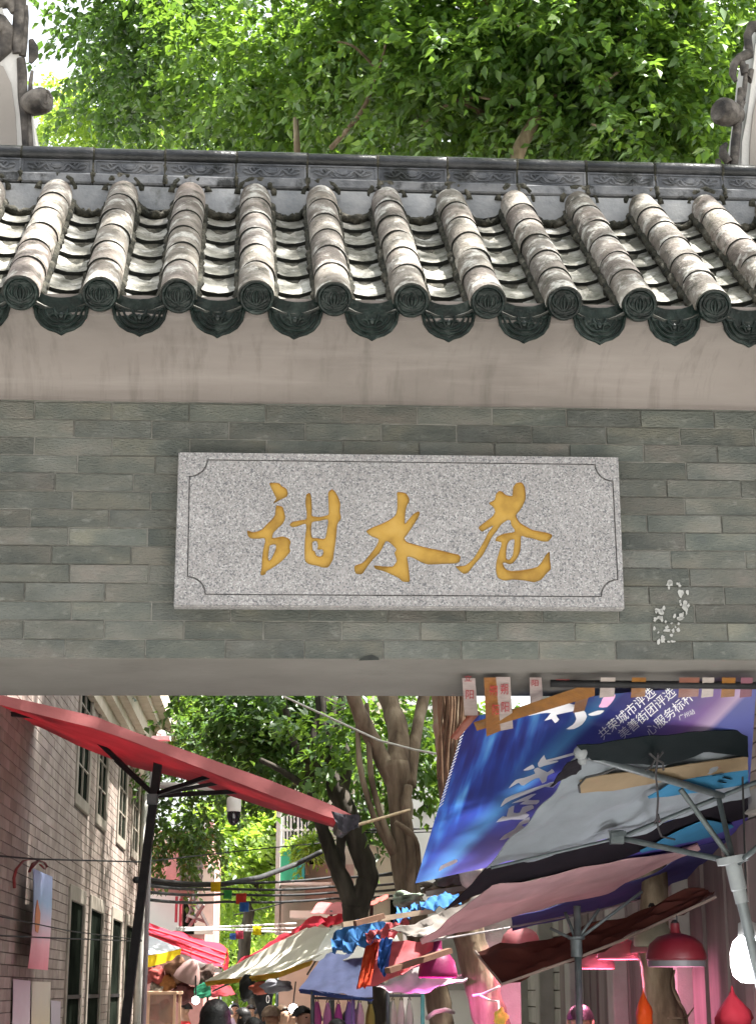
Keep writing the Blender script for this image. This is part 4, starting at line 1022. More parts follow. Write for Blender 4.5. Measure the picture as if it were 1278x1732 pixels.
# ------------------------------------------------------------ trees
def leaf_cloud(clusters, K=28, L=.095, Wd=.054, spray=.38, seed=1, droop=.35):
    r = np.random.default_rng(seed); C = []; D = []
    for (c, rad, n) in clusters:
        c = np.array(c); rad = np.array(rad)
        if n < 1: continue
        if c[2] > 6.5: n = int(n*.78)
        ns = max(3, n//11)
        u = r.normal(size=(ns, 3)); u /= np.linalg.norm(u, axis=1)[:, None]
        rr = r.random(ns)[:, None] ** (1/2.0)
        # lumpy surface
        lump = 1 + .22*np.sin(u[:, :1]*5 + c[0]*3) * np.sin(u[:, 2:3]*6 + c[1])
        q = r.integers(0, ns, n); e = r.normal(size=(n, 3)); sg = spray*(.35 + .4*r.random(ns))[q][:, None]
        C.append((c + u*rr*rad*lump)[q] + e*sg*np.array([1, 1, .6])); D.append(u[q]*.5 + e*.55 + r.normal(size=(n, 3))*.25 + np.array([0, 0, -.05]))
    C = np.concatenate(C); D = np.concatenate(D); D /= np.linalg.norm(D, axis=1)[:, None]
    n = len(C)
    C = np.repeat(C, K, 0); Dk = np.repeat(D, K, 0); sl_ = np.repeat(spray*(.6 + .8*r.random(n)), K)
    t = np.tile(np.linspace(0, 1, K), n) + r.normal(size=n*K)*.05; side = np.tile(np.where(np.arange(K) % 2, 1., -1.), n)
    base = C + Dk*(t*sl_)[:, None] + np.array([0, 0, -1])*(t**2*sl_*.35)[:, None] + r.normal(size=(n*K, 3))*.035
    perp = np.cross(Dk, [0, 0, 1.]); perp /= (np.linalg.norm(perp, axis=1)[:, None] + 1e-6)
    a = Dk*.45 + perp*side[:, None]*.75 + r.normal(size=(n*K, 3))*.42 + np.array([0, 0, -droop]); a /= np.linalg.norm(a, axis=1)[:, None]
    nn = np.array([0, 0, 1.]) + r.normal(size=(n*K, 3))*.42 + Dk*.15; nn -= a*np.sum(nn*a, 1)[:, None]; nn /= np.linalg.norm(nn, axis=1)[:, None]
    b = np.cross(a, nn); ln = (L*(.65 + .6*r.random(n*K)))[:, None]; wd = ln*(Wd/L)
    v0 = base; v1 = base + a*ln*.40 + b*wd*.5 + nn*wd*.14; v2 = base + a*ln - nn*ln*.10; v3 = base + a*ln*.40 - b*wd*.5 + nn*wd*.14
    V = np.stack([v0, v1, v2, v3], 1).reshape(-1, 3)
    m = n*K; i = np.arange(m)*4
    Fc = np.stack([i, i+1, i+2, i, i+2, i+3], 1).reshape(-1)
    return V, Fc
def crown(parent, clusters, mat, name='crown', **k):
    V, Fc = leaf_cloud(clusters, **k); inv = WM[parent].inverted().translation
    V = V + np.array(inv); me = bpy.data.meshes.new(name)
    me.vertices.add(len(V)); me.vertices.foreach_set('co', V.astype(np.float32).ravel())
    nf = len(Fc)//3; me.loops.add(len(Fc)); me.loops.foreach_set('vertex_index', Fc.astype(np.int32))
    me.polygons.add(nf); me.polygons.foreach_set('loop_start', np.arange(nf, dtype=np.int32)*3)
    me.materials.append(mat); me.update(calc_edges=True); return put(name, me, parent)
def limb(mb, pts, rad, n=9, wob=.0, seed=0):
    """pts (px,py,Y), rad in photo px; smoothed and slightly knobbly"""
    P = [W(*p) for p in pts]; r = [a*PPM(p[2]*1.03) for a, p in zip(rad, pts)]
    out = []; ro = []; rr = random.Random(seed + len(pts)); sub = 5
    for i in range(len(P)-1):
        p0, p1, p2, p3 = P[max(0, i-1)], P[i], P[i+1], P[min(len(P)-1, i+2)]
        for s in range(sub):
            t = s/sub; q = .5*((2*p1) + (p2-p0)*t + (2*p0-5*p1+4*p2-p3)*t*t + (3*p1-p0-3*p2+p3)*t**3)
            out.append(q + np.array([rr.uniform(-1, 1), rr.uniform(-1, 1), 0])*r[i]*.05); ro.append((r[i]*(1-t) + r[i+1]*t)*(1 + rr.uniform(-.07, .07)))
    out.append(P[-1]); ro.append(r[-1]); mb.tube(out, ro, n)
def gpt(px, Y): p = W(px, 1675, Y); return p*np.array([1, 1, 0])
def cl(px, py, Y, rx, ry, rz, n): return (W(px, py, Y), (rx, ry, rz), n)
def tree(name, label, base, limbs, mat, clusters, lmat, group=None, **k):
    t = thing(name, label, 'tree', loc=base, group=group); mb = MB()
    for i, (pts, rad) in enumerate(limbs): limb(mb, pts, rad, seed=i)
    mb.build('trunk', mat, t, smooth=True)
    if clusters: crown(t, clusters, lmat, **k)
    return t
def foot(px, py, Y, base):    # py at which the trunk reaches z=0 along the line of sight
    return (px, 1675 + F*1.6/(Y*.963)*1.0, Y)
tree('ficus_tree', 'pale trunked tree forking behind the awning tip, tallest of the lane', gpt(752, 13),
     [([(764,2045,13),(752,1800,13),(744,1715,13),(728,1640,13),(702,1560,13),(685,1480,13),(680,1410,13),(676,1350,13),(670,1290,13)], [28,23,20,20,22,21,19,20,22]),
      ([(676,1340,13),(662,1310,13),(640,1272,13),(612,1215,12.9),(590,1150,12.8),(560,1000,12.6),(520,600,12.4),(500,200,12.5)], [18,17,14,13,12,11,9,5]),
      ([(670,1310,13),(674,1240,13.1),(660,1190,13.2),(652,1120,13.3),(680,700,13.4),(720,300,13.2),(690,80,12.8)], [21,18,16,15,13,11,6]),
      ([(690,1330,13),(702,1250,13.1),(716,1180,13.3),(735,1090,13.5),(800,600,13.6),(860,300,13.4),(905,60,13),(912,-60,12.6)], [13,10,10,10,12,11,9,8]),
      ([(668,1450,13),(640,1400,12.9),(622,1350,12.9),(608,1290,12.9),(604,1200,13)], [7,5,5,5,4]), ([(676,1460,13),(655,1410,12.9),(638,1360,12.9),(626,1300,12.9),(620,1190,13)], [7,6,5,5,4]),
      ([(692,1520,12.9),(694,1440,12.8),(686,1370,12.85),(690,1330,12.9)], [9,8,9,8]), ([(708,1480,12.9),(700,1420,12.8),(668,1390,12.75)], [5,6,4]),
      ([(880,262,12.6),(850,222,12.3),(800,182,12.0),(740,150,11.8)], [8,7,6,4]), ([(560,250,12.6),(610,190,12.2),(640,120,11.8),(655,60,11.6)], [5,4,3,2]), ([(700,230,12.5),(735,190,12.1),(790,165,11.7),(840,170,11.5)], [4,3.5,3,2]), ([(640,120,11.8),(600,80,11.6),(570,70,11.5)], [3,2.5,1.5]), ([(850,222,12.3),(870,170,11.8),(900,130,11.5)], [5,4,2]), ([(905,60,12.6),(860,40,12.0),(800,30,11.6)], [5,4,2]), ([(975,290,12.4),(965,250,12.5),(955,200,12.7)], [11,9,6]), ([(740,-20,12),(900,40,12),(920,100,12.2)], [8,8,7])],
     barkM, [cl(560,80,13.2,1.5,1.5,.95,480), cl(720,60,12.2,1.2,1.2,.75,420), cl(850,110,12.2,1.2,1.2,.75,420), cl(640,195,13.8,1.6,1.2,.5,260), cl(820,220,13.6,1.3,1.0,.45,200),
             cl(300,-760,8.0,2.2,2.2,1.0,420), cl(900,-800,7.6,2.4,2.6,1.0,560), cl(1300,-900,7.0,2.4,2.6,1.0,460), cl(640,1215,14.2,.7,.6,.5,60), cl(655,1255,14.6,.35,.4,.3,50)], leafM, seed=3)  # clusters high above the frame are unseen, added to shade the gate
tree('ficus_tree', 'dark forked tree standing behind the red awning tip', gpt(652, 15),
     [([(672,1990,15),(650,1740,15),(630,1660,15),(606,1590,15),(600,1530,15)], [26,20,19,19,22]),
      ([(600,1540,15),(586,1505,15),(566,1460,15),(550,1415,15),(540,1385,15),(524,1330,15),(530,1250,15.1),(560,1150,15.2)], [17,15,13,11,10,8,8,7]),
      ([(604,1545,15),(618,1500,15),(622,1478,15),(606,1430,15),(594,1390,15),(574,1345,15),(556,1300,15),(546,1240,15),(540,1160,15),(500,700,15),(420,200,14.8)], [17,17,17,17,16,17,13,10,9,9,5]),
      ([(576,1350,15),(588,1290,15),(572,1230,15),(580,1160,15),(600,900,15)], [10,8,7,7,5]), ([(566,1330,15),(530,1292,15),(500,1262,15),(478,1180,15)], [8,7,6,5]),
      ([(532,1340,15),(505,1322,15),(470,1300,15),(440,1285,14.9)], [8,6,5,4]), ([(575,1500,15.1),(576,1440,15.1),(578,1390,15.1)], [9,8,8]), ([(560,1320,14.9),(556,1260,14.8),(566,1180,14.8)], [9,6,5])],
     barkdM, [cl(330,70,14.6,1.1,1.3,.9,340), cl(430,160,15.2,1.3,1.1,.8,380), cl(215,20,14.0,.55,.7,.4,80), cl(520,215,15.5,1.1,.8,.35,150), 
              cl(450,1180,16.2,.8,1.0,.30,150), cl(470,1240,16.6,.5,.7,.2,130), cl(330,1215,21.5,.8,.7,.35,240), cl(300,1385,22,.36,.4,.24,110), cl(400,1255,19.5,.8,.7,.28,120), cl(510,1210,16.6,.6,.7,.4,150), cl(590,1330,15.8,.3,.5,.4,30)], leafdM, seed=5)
t3 = tree('banyan_tree', 'banyan with brown hanging roots beside the blue banner', gpt(838, 11),
     [([(850,2100,11),(838,1790,11),(822,1700,11),(806,1630,11),(790,1570,11),(776,1480,11),(768,1390,11),(764,1310,11),(762,1230,11),(765,1150,11),(790,700,11),(860,300,11.4),(960,120,11.8)], [34,30,28,27,25,27,24,24,28,27,22,14,7]),
      ([(770,1300,11),(745,1245,11),(738,1180,11),(730,1100,11)], [10,9,9,8]), ([(770,900,11),(960,500,11.5),(1080,250,12),(1120,80,12)], [16,13,10,6]),
      ([(1020,-40,11.6),(1050,60,11.7),(1000,120,11.8),(960,230,12.2)], [8,8,6,4]), ([(1120,80,12),(1060,110,11.5),(1010,150,11.2)], [5,4,2]), ([(1100,190,11.8),(1050,220,11.4),(1000,210,11.2)], [4,3,2]), ([(1140,210,12.0),(1180,245,12.2),(1215,285,12.4)], [5,6,7])],
     barkM, [cl(1010,60,11.9,1.1,1.2,.85,420), cl(1130,60,12.2,1.1,1.1,.85,380), cl(1080,190,11.8,.75,.8,.42,240), cl(1170,200,12.0,.6,.7,.4,170), cl(930,190,12.4,.9,.8,.5,220), cl(1230,70,13,.8,1,.9,190),
             cl(1010,255,11.9,.28,.3,.14,40), cl(1600,-900,7.6,2.2,2.6,1.0,420)], leafM, seed=8)  # last cluster hangs unseen over the gate, put there for its shade
rt = MB()
for i in range(24):
    px = 736 + 58*random.random(); y1 = random.uniform(1225, 1345); Y = random.uniform(10.4, 10.8); x2 = px + random.uniform(-12, 8)
    limb(rt, [(px+random.uniform(-6, 10),1080,Y),(px,1150,Y),(px+random.uniform(-5,5),1200,Y),(x2,y1,Y)], [4.5,3.6,2.8,1.2], n=6, seed=i)
o = rt.build('aerial_roots', flat('aerial_root', (.14,.085,.05), .95, .3, 9), t3, smooth=True); o['kind'] = 'stuff'
tree('young_tree', 'sunny yellow green tree past the far end of the brick house', gpt(232, 22),
     [([(232,1870,22),(234,1500,22),(236,1200,22),(220,700,22),(200,300,21.5)], [14,12,11,8,4])], barkM,
     [cl(190,200,20.5,.85,.9,.5,260), cl(150,160,20.5,.4,.5,.35,60), cl(290,225,21,1.0,.8,.35,190), cl(420,250,21,1.2,.9,.3,140), cl(250,1205,21,.6,.8,.35,160), cl(330,1190,21.5,.9,.8,.3,150), cl(560,255,21,1.0,.9,.25,110)], leafyM, L=.09, Wd=.05, seed=11)
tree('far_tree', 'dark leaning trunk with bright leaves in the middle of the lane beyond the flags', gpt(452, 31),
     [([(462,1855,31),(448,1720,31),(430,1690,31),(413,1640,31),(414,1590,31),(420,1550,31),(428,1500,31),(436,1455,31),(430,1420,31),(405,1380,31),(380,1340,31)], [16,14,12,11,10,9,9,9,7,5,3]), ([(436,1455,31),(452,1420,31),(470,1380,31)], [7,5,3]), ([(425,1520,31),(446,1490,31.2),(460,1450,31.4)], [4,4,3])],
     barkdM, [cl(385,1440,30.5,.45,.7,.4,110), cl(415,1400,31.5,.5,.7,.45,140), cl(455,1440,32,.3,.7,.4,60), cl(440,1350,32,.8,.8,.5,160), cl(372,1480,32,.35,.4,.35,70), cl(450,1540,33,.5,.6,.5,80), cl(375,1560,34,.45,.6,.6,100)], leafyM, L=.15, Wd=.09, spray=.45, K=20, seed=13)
fw = MB(); 
ft = thing('far_greenery', 'pale green trees closing the far end of the lane', 'trees', loc=gpt(420, 46)); limb(fw, [(400,1790,46),(398,1600,46),(400,1450,46)], [5,4,3]); fw.build('trunk', barkM, ft)
crown(ft, [cl(390,1620,46,1.0,1.2,1.1,190), cl(440,1600,46,.9,1.2,1.2,170), cl(350,1600,46,.7,1,1,90), cl(420,1500,46,1.2,1.2,1,180), cl(470,1560,46,.7,1,1.2,100), cl(590,1450,32,.4,.4,.4,0)], leafyM, L=.24, Wd=.15, spray=.6, K=18, seed=17)
tree('small_shrub', 'feathery light green shrub growing from the balcony by the dark trunk', W(520,1480,25.5),
     [([(520,1480,25.5),(520,1450,25.5),(518,1425,25.5)], [4,3,2])], barkM, [cl(524,1438,25.3,.2,.2,.12,60)], leafyM, L=.12, Wd=.03, spray=.14, seed=19)
# dark trunk under the stalls on the right
tree('cut_trunk', 'brown trunk rising beside the red lamp shade on the right', gpt(1128, 9.8),
     [([(1140,2160,9.8),(1130,1760,9.8),(1118,1690,9.8),(1108,1620,9.8),(1104,1560,9.8),(1108,1480,9.85),(1110,1420,9.9)], [36,30,28,26,24,20,16]), ([(1165,1780,9.7),(1160,1720,9.7),(1145,1690,9.65),(1136,1665,9.7),(1140,1640,9.7)], [2,2,2,2,1.5]), ([(1160,1722,9.7),(1128,1722,9.6)], [1.6,1]), ([(1160,1722,9.7),(1172,1705,9.6)], [1.6,1])], barkM, None, None)

# ------------------------------------------------------------ blue banner taped under the gate
bq = [(788,1214,6.72), (1278,1162,6.27), (1262,1400,9.3), (702,1494,8.7)]      # TL TR BR BL
def bS(u, v):
    a = [np.array(q, float) for q in bq]
    # upper edge bows: low at the left end, straight at right
    p = (a[0]*(1-u) + a[1]*u)*(1-v) + (a[3]*(1-u) + a[2]*u)*v
    p[1] += -14*math.sin(math.pi*u)*(1-v)*1.0 - 10*math.sin(math.pi*u)*v
    return p
def binv(px, py):
    u, v = .5, .5
    for _ in range(12):
        p = bS(u, v); pu = (bS(u+1e-3, v) - p)/1e-3; pv = (bS(u, v+1e-3) - p)/1e-3
        Jm = np.array([[pu[0], pv[0]], [pu[1], pv[1]]]); du = np.linalg.solve(Jm, [px - p[0], py - p[1]]); u += du[0]; v += du[1]
    return u, v
def bwr(u, v): return .010*math.sin(u*38+v*3)*(.3+.7*v)*math.exp(-((u-.2)/.3)**2) + .006*math.sin(u*19 - v*6)
def onb(px, py, off=.006):
    u, v = binv(px, py); p = bS(u, v); return W(px, py, p[2] + bwr(u, v) - off)
def banner_mat():
    m = bpy.data.materials.new('banner_print'); m.use_nodes = True; n = m.node_tree.nodes; l = m.node_tree.links; b = n['Principled BSDF']
    uv = n.new('ShaderNodeUVMap'); mp = n.new('ShaderNodeMapping'); mp.inputs['Scale'].default_value = (9, 1.0, 1); mp.inputs['Rotation'].default_value = (0, 0, R(-4))
    l.new(uv.outputs[0], mp.inputs[0]); nz = n.new('ShaderNodeTexNoise'); nz.inputs['Scale'].default_value = 1.6; nz.inputs['Detail'].default_value = 3; l.new(mp.outputs[0], nz.inputs['Vector'])
    cr = n.new('ShaderNodeValToRGB'); el = cr.color_ramp.elements
    cs = [(.40,(.008,.014,.12)),(.49,(.014,.04,.24)),(.56,(.03,.12,.42)),(.63,(.09,.28,.58)),(.72,(.22,.44,.70))]
    while len(el) < len(cs): el.new(.5)
    for e, (p, c) in zip(el, cs): e.position = p; e.color = (*c, 1)
    l.new(nz.outputs[0], cr.inputs[0])
    # the right-hand part of the print runs through purple to pink and white
    sp = n.new('ShaderNodeSeparateXYZ'); l.new(uv.outputs[0], sp.inputs[0])
    sk = n.new('ShaderNodeMath'); sk.operation = 'MULTIPLY_ADD'; sk.inputs[1].default_value = .45; l.new(sp.outputs[1], sk.inputs[0]); l.new(sp.outputs[0], sk.inputs[2])
    c2 = n.new('ShaderNodeValToRGB'); e2 = c2.color_ramp.elements
    ds = [(.0,(.02,.05,.26)),(.42,(.02,.04,.20)),(.50,(.05,.16,.36)),(.55,(.028,.035,.19)),(.78,(.07,.06,.24)),(.90,(.20,.10,.32)),(.97,(.50,.36,.54)),(1.0,(.08,.10,.36))]
    while len(e2) < len(ds): e2.new(.5)
    for e, (p, c) in zip(e2, ds): e.position = p; e.color = (*c, 1)
    l.new(sk.outputs[0], c2.inputs[0])
    mr = n.new('ShaderNodeMapRange'); mr.inputs[1].default_value = .28; mr.inputs[2].default_value = .46; l.new(sk.outputs[0], mr.inputs[0])
    mx = n.new('ShaderNodeMix'); mx.data_type = 'RGBA'; l.new(mr.outputs[0], mx.inputs[0]); l.new(cr.outputs[0], mx.inputs[6]); l.new(c2.outputs[0], mx.inputs[7])
    l.new(mx.outputs[2], b.inputs['Base Color']); b.inputs['Roughness'].default_value = .5
    tr = n.new('ShaderNodeBsdfTranslucent'); l.new(mx.outputs[2], tr.inputs[0]); ms = n.new('ShaderNodeMixShader'); ms.inputs[0].default_value = .45
    l.new(b.outputs[0], ms.inputs[1]); l.new(tr.outputs[0], ms.inputs[2]); l.new(ms.outputs[0], n['Material Output'].inputs[0]); return m
ban = thing('banner', 'large blue printed banner with white characters taped under the gate', 'banner', loc=W(780, 1214, 6.72))
mb = MB(); vs = []; uvs = []; nu, nv = 70, 26
for k in range(nv+1):
    for i in range(nu+1):
        u, v = i/nu, k/nv; p = bS(u, v); vs.append(W(p[0], p[1], p[2] + bwr(u, v))); uvs.append((u, v))
fs = [(k*(nu+1)+i, k*(nu+1)+i+1, (k+1)*(nu+1)+i+1, (k+1)*(nu+1)+i) for k in range(nv) for i in range(nu)]
mb.add(vs, fs); mb.uv = uvs; o = mb.build('sheet', banner_mat(), ban, smooth=True)
letM = flat('white_print', (.66,.66,.70), .6, .04)
def on_banner(name, polys, mat, parent=ban, off=.006):
    mb = MB()
    for pl in polys:
        Q = poly_catmull([np.array(p, float) for p in pl], 2)
        mb.prism([onb(px, py, off) for px, py in Q], (0, -.0012, 0))
    return mb.build(name, mat, parent)
def c6(pts, ox=700, oy=1250, s=4.26): return [(ox + x/s, oy + y/s) for x, y in pts]
# big brush characters, lower group (traced)
on_banner('brush_character', [c6([(785,225),(850,185),(865,210),(820,225)]), c6([(890,175),(935,115),(950,150),(1050,125),(1180,90),(1185,105),(1060,140),(960,165),(1025,155),(1035,165),(930,195),(900,205)]),
   c6([(680,355),(730,295),(790,280),(870,250),(860,225),(890,205),(960,240),(990,215),(1010,240),(960,265),(950,305),(920,320),(900,280),(850,295),(790,335),(765,330),(750,315)])], letM)
on_banner('brush_character', [c6([(620,490),(655,430),(760,385),(960,320),(1040,300),(1000,350),(940,345),(830,390),(700,440),(650,470)]), c6([(700,465),(760,435),(840,400),(880,395),(820,440),(900,440),(880,470),(760,470),(800,445)]),
   c6([(590,600),(640,555),(665,560),(680,500),(720,480),(715,530),(760,530),(780,490),(850,475),(860,500),(800,530),(830,545),(790,580),(700,580)])], letM)
on_banner('brush_character', [c6([(615,728),(650,690),(720,650),(760,600),(830,560),(825,600),(770,620),(800,640),(720,690),(660,720)]), c6([(655,700),(700,685),(720,695),(670,715)])], letM)
on_banner('brush_character', [[(893,1211),(905,1203),(925,1194),(942,1191),(950,1184),(962,1190),(975,1192),(985,1180),(982,1192),(968,1203),(940,1209),(945,1217),(938,1223),(932,1216),(920,1219),(931,1206),(912,1207)],
   [(970,1202),(985,1200),(992,1212),(984,1225),(970,1233),(957,1233),(968,1226),(974,1216)], [(994,1208),(1010,1202),(1021,1202),(1014,1208),(1000,1211)]], letM)
on_banner('small_print', [c6([(180,955),(190,915),(300,865),(310,885),(260,912),(215,930)])], letM)
on_banner('pink_mark', [[(1015,1190),(1022,1176),(1040,1175),(1036,1185),(1026,1196),(1012,1196)]], flat('pink_print', (.62,.32,.50)))
def text_verts(s):
    cu = bpy.data.curves.new('t', 'FONT'); cu.body = s; cu.size = 1; cu.resolution_u = 2
    o = bpy.data.objects.new('tmp', cu); COL.objects.link(o)
    me = bpy.data.meshes.new_from_object(o.evaluated_get(bpy.context.evaluated_depsgraph_get()))
    V = [tuple(v.co) for v in me.vertices]; Fs = [tuple(p.vertices) for p in me.polygons]
    bpy.data.objects.remove(o); bpy.data.curves.remove(cu); bpy.data.meshes.remove(me); return V, Fs
def print_text(s, org, ex, ey, surf, mat, parent, name='lettering'):
    V, Fs = text_verts(s); mb = MB()
    P = [surf(org[0] + x*ex[0] + y*ey[0], org[1] + x*ex[1] + y*ey[1]) for x, y, z in V]
    mb.add(P, Fs); return mb.build(name, mat, parent)
sB = lambda px, py: onb(px, py, .008)
for s, og, n_ in [('共荣城市评选', (1018,1252), 6), ('美善街团评选', (1052,1252), 6), ('心服务标杆', (1098,1246), 5)]:
    print_text(s, og, (15.2,-13.2), (-13,-16), sB, letM, ban)
print_text('广州站', (1148,1218), (9,-4), (-3,-9), sB, letM, ban)
# lashing cord along the left hem
mb = MB()
for k in range(26):
    v = .03 + .5*k/25; p = bS(0, v); a = W(p[0]-1, p[1]+3, p[2]-.01); b = W(p[0]+12, p[1]-9, p[2]-.015); mb.tube([a, b], .0016, 4)
o = mb.build('hem_stitching', letM, ban); o['kind'] = 'stuff'
# rod under the gate and tapes
mb = MB(); mb.tube([W(930,1156,6.20), W(1300,1160,6.22)], .014, 8); tag(mb.build('curtain_rod', blackmM, None, smooth=True), 'thin black rod under the gate soffit carrying the banner', 'rod')
tapeO = flat('brown_tape', (.125,.052,.008), .35, .2, 30, spec=.6); tapeW = flat('clear_tape', (.21,.18,.165), .35, .15, 30, spec=.6); redP = flat('red_print', (.22,.012,.018))
def tape(q, mat, label, texts=(), Y=None):
    Ys = Y or [6.19, 6.19, 6.66, 6.66]
    P = [W(px, py, y) for (px, py), y in zip(q, Ys)]
    t = thing('tape_strip', label, 'tape', loc=P[0])
    quadsheet(P, 'strip', mat, t, 3, 8, .004, (0, -1, 0), .0015)
    for s, og, ex, ey in texts:
        def sf(px, py):
            v = min(1.2, max(-.1, (py - q[0][1]) / max(1., (q[3][1] - q[0][1])))); return W(px, py, Ys[0]*(1-v) + Ys[2]*v - .016)
        print_text(s, og, ex, ey, sf, redP, t)
tape([(781,1147),(803,1147),(808,1210),(785,1210)], tapeW, 'leftmost clear tape with red characters hanging from the gate soffit', [('阳', (786,1181), (16,0), (0,-17)), ('立', (784,1152), (14,0), (0,-12))])
tape([(818,1146),(838,1146),(846,1236),(822,1246)], tapeO, 'orange brown tape with red characters left of the second clear tape', [('朔', (827,1175), (15,0), (0,-19)), ('阳', (831,1208), (14,0), (0,-20))])
tape([(838,1145),(862,1145),(867,1232),(846,1236)], tapeW, 'second clear tape with red characters beside the orange brown tape', [('朔', (845,1173), (15,0), (0,-20)), ('阳', (846,1203), (16,0), (0,-19))])
tape([(895,1146),(915,1146),(918,1192),(896,1200)], tapeW, 'third clear tape with red print over the banner edge', [('阳', (897,1160), (14,0), (0,-12))])
tape([(940,1149),(962,1149),(964,1162),(941,1162)], flat('red_tape', (.13,.02,.02), .4), 'short red printed tape stub on the soffit edge', Y=[6.19,6.19,6.24,6.24])
tape([(760,1248),(802,1196),(812,1206),(772,1252)], flat('red_brown_tape', (.11,.026,.014), .4), 'red brown tape folded over the top left banner corner', Y=[6.72,6.68,6.68,6.72])
tape([(800,1222),(1005,1153),(1005,1177),(806,1236)], tapeO, 'long brown tape running along the top hem of the banner', Y=[6.66,6.19,6.26,6.66])
tape([(975,1174),(998,1168),(988,1202),(968,1206)], tapeO, 'brown tape patch slanting across the banner right of the brush character', Y=[6.3,6.3,6.66,6.66])
for px0, px1, m_, lb in [(1015,1040,tapeW,'crumpled clear tape binding the rod left of the middle brown tape'), (1068,1092,tapeO,'brown tape binding the rod near the middle of the banner'), (1148,1182,flat('dull_red_tape', (.12,.05,.035), .35),'wide dull red tape binding the rod'), (1187,1207,tapeW,'clear tape just right of the wide dull red one'), (1220,1243,tapeO,'brown tape at the right end of the rod'), (1252,1272,flat('purple_tape', (.11,.045,.06), .4),'purple red tape, rightmost on the rod')]:
    tape([(px0,1146),(px1,1146),(px1-2,1178),(px0-2,1180)], m_, lb, Y=[6.17,6.17,6.30,6.30])

# ------------------------------------------------------------ big stall umbrella, right
def plane3(a, b, c):
    a, b, c = W(*a), W(*b), W(*c); n = N3(np.cross(b-a, c-a)); n = n if n[1] < 0 else -n
    def on(px, py, off=0.0):
        d = ray(px, py); t = ((a + n*off - CAM) @ n)/(d @ n); return CAM + d*t
    return on
F1 = plane3((985,1275,7.0), (822,1470,7.95), (1290,1330,8.2)); F2 = plane3((822,1470,7.95), (1290,1330,8.2), (720,1592,9.4))
_W = W
def W(px, py=None, Y=None):
    if Y is None: return np.array(px, float) if py is None else None
    return Y(px, py) if callable(Y) else _W(px, py, Y)
pu = thing('stall_umbrella', 'large patched grey white and pink stall umbrella seen from below, metal struts', 'umbrella', loc=gpt(1300, 8.1))
cgrey = fab('canopy_grey_white', (.20,.225,.245), .2); cblack = fab('canopy_black', (.007,.006,.009), .02, spec=.1); cpink = fab('canopy_pale_pink', (.45,.285,.295), .25)
cnavy = fab('canopy_navy', (.035,.035,.13), .1); cteal = fab('canopy_dark_teal', (.003,.0065,.0075), .02, spec=.08); ccyan = fab('canopy_cyan', (.03,.15,.27), .15); ctan = fab('canopy_tan', (.22,.165,.10), .15)
def sheet(name, on, top, bot, mat, off=0, nu=26, nv=10, wr=.008, **k):
    return loft(name, [(x, y, (lambda a, b: on(a, b, off))) for x, y in top], [(x, y, (lambda a, b: on(a, b, off))) for x, y in bot], mat, pu, nu, nv, wr, **k)
sheet('grey_panel', F1, [(985,1275),(1130,1262),(1262,1245),(1264,1240)], [(822,1470),(930,1448),(1044,1420),(1160,1380),(1264,1340)], cgrey, 0, 44, 22, .022)
sheet('dark_panel', F1, [(975,1262),(1120,1244),(1264,1231)], [(1000,1286),(1065,1292),(1120,1297),(1190,1272),(1264,1279)], cteal, .05, 24, 5, .006)
sheet('dark_flap', F1, [(930,1332),(958,1292),(985,1278)], [(945,1322),(975,1308),(982,1300)], cblack, .04, 8, 4, .004)
sheet('tan_stripe', F1, [(980,1322),(1005,1313),(1100,1303),(1264,1279)], [(982,1342),(1040,1337),(1110,1325),(1264,1301)], ctan, .022, 20, 4, .003)
sheet('cyan_patch', F1, [(1095,1349),(1140,1322),(1264,1301)], [(1097,1351),(1180,1341),(1264,1326)], ccyan, .022, 16, 4, .003)
sheet('black_panel', F2, [(822,1470),(930,1448),(1044,1420),(1160,1380),(1264,1340)], [(752,1540),(831,1504),(1017,1463),(1110,1430),(1264,1380)], cblack, 0, 30, 6, .006)
sheet('navy_panel', F2, [(1016,1464),(1110,1430),(1264,1380)], [(1016,1480),(1110,1452),(1264,1416)], fab('canopy_violet', (.07,.055,.26), .15), -.004, 20, 5, .004)
sheet('cyan_panel', F2, [(1082,1440),(1140,1410),(1192,1387),(1235,1395)], [(1084,1443),(1150,1428),(1200,1416),(1240,1398)], ccyan, .02, 16, 4, .003)
sheet('pink_panel', F2, [(711,1593),(752,1560),(836,1501),(1017,1463),(1110,1444),(1180,1430)], [(713,1596),(781,1577),(865,1553),(917,1540),(1035,1506),(1182,1433)], cpink, .014, 40, 12, .014)
sheet('navy_hem', F2, [(865,1552),(917,1539),(1035,1505),(1110,1476),(1182,1430),(1268,1408)], [(866,1575),(930,1560),(1020,1537),(1100,1515),(1180,1492),(1268,1474)], cnavy, .0, 36, 8, .006)
mb = MB(); mb.tube([F2(720,1593,.02), F2(866,1568,.02), F2(1020,1538,.02), F2(1180,1494,.02), F2(1268,1475,.02)], .006, 6); mb.build('hem_rope', flat('hem_rope', (.26,.24,.24)), pu)
def rib(a, b, w_, on=F1, o1=.04, o2=.04, name='strut', mat=steelM):
    mb = MB(); mb.tube([on(*a, o1), on(*b, o2)], w_, 8); return mb.build(name, mat, pu, smooth=True, sharp=60)
hub = _W(1240, 1466, 7.75)
rib((990,1278),(1220,1346),.017,F1,.03,.05,'rib'); rib((830,1468),(1050,1416),.007,F1,.03,.03,'rib'); rib((1050,1416),(1290,1318),.011,F1,.03,.04,'rib')
for a in [(1150,1335),(1214,1348),(1050,1418)]:
    mb = MB(); mb.tube([F1(*a, .05), hub + np.array([0, 0, .02])], .013, 8); mb.build('strut', steelM, pu, smooth=True, sharp=60)
mb = MB(); mb.tube([_W(1290,1425,7.6), hub], .013, 8); mb.build('strut', steelM, pu, smooth=True)
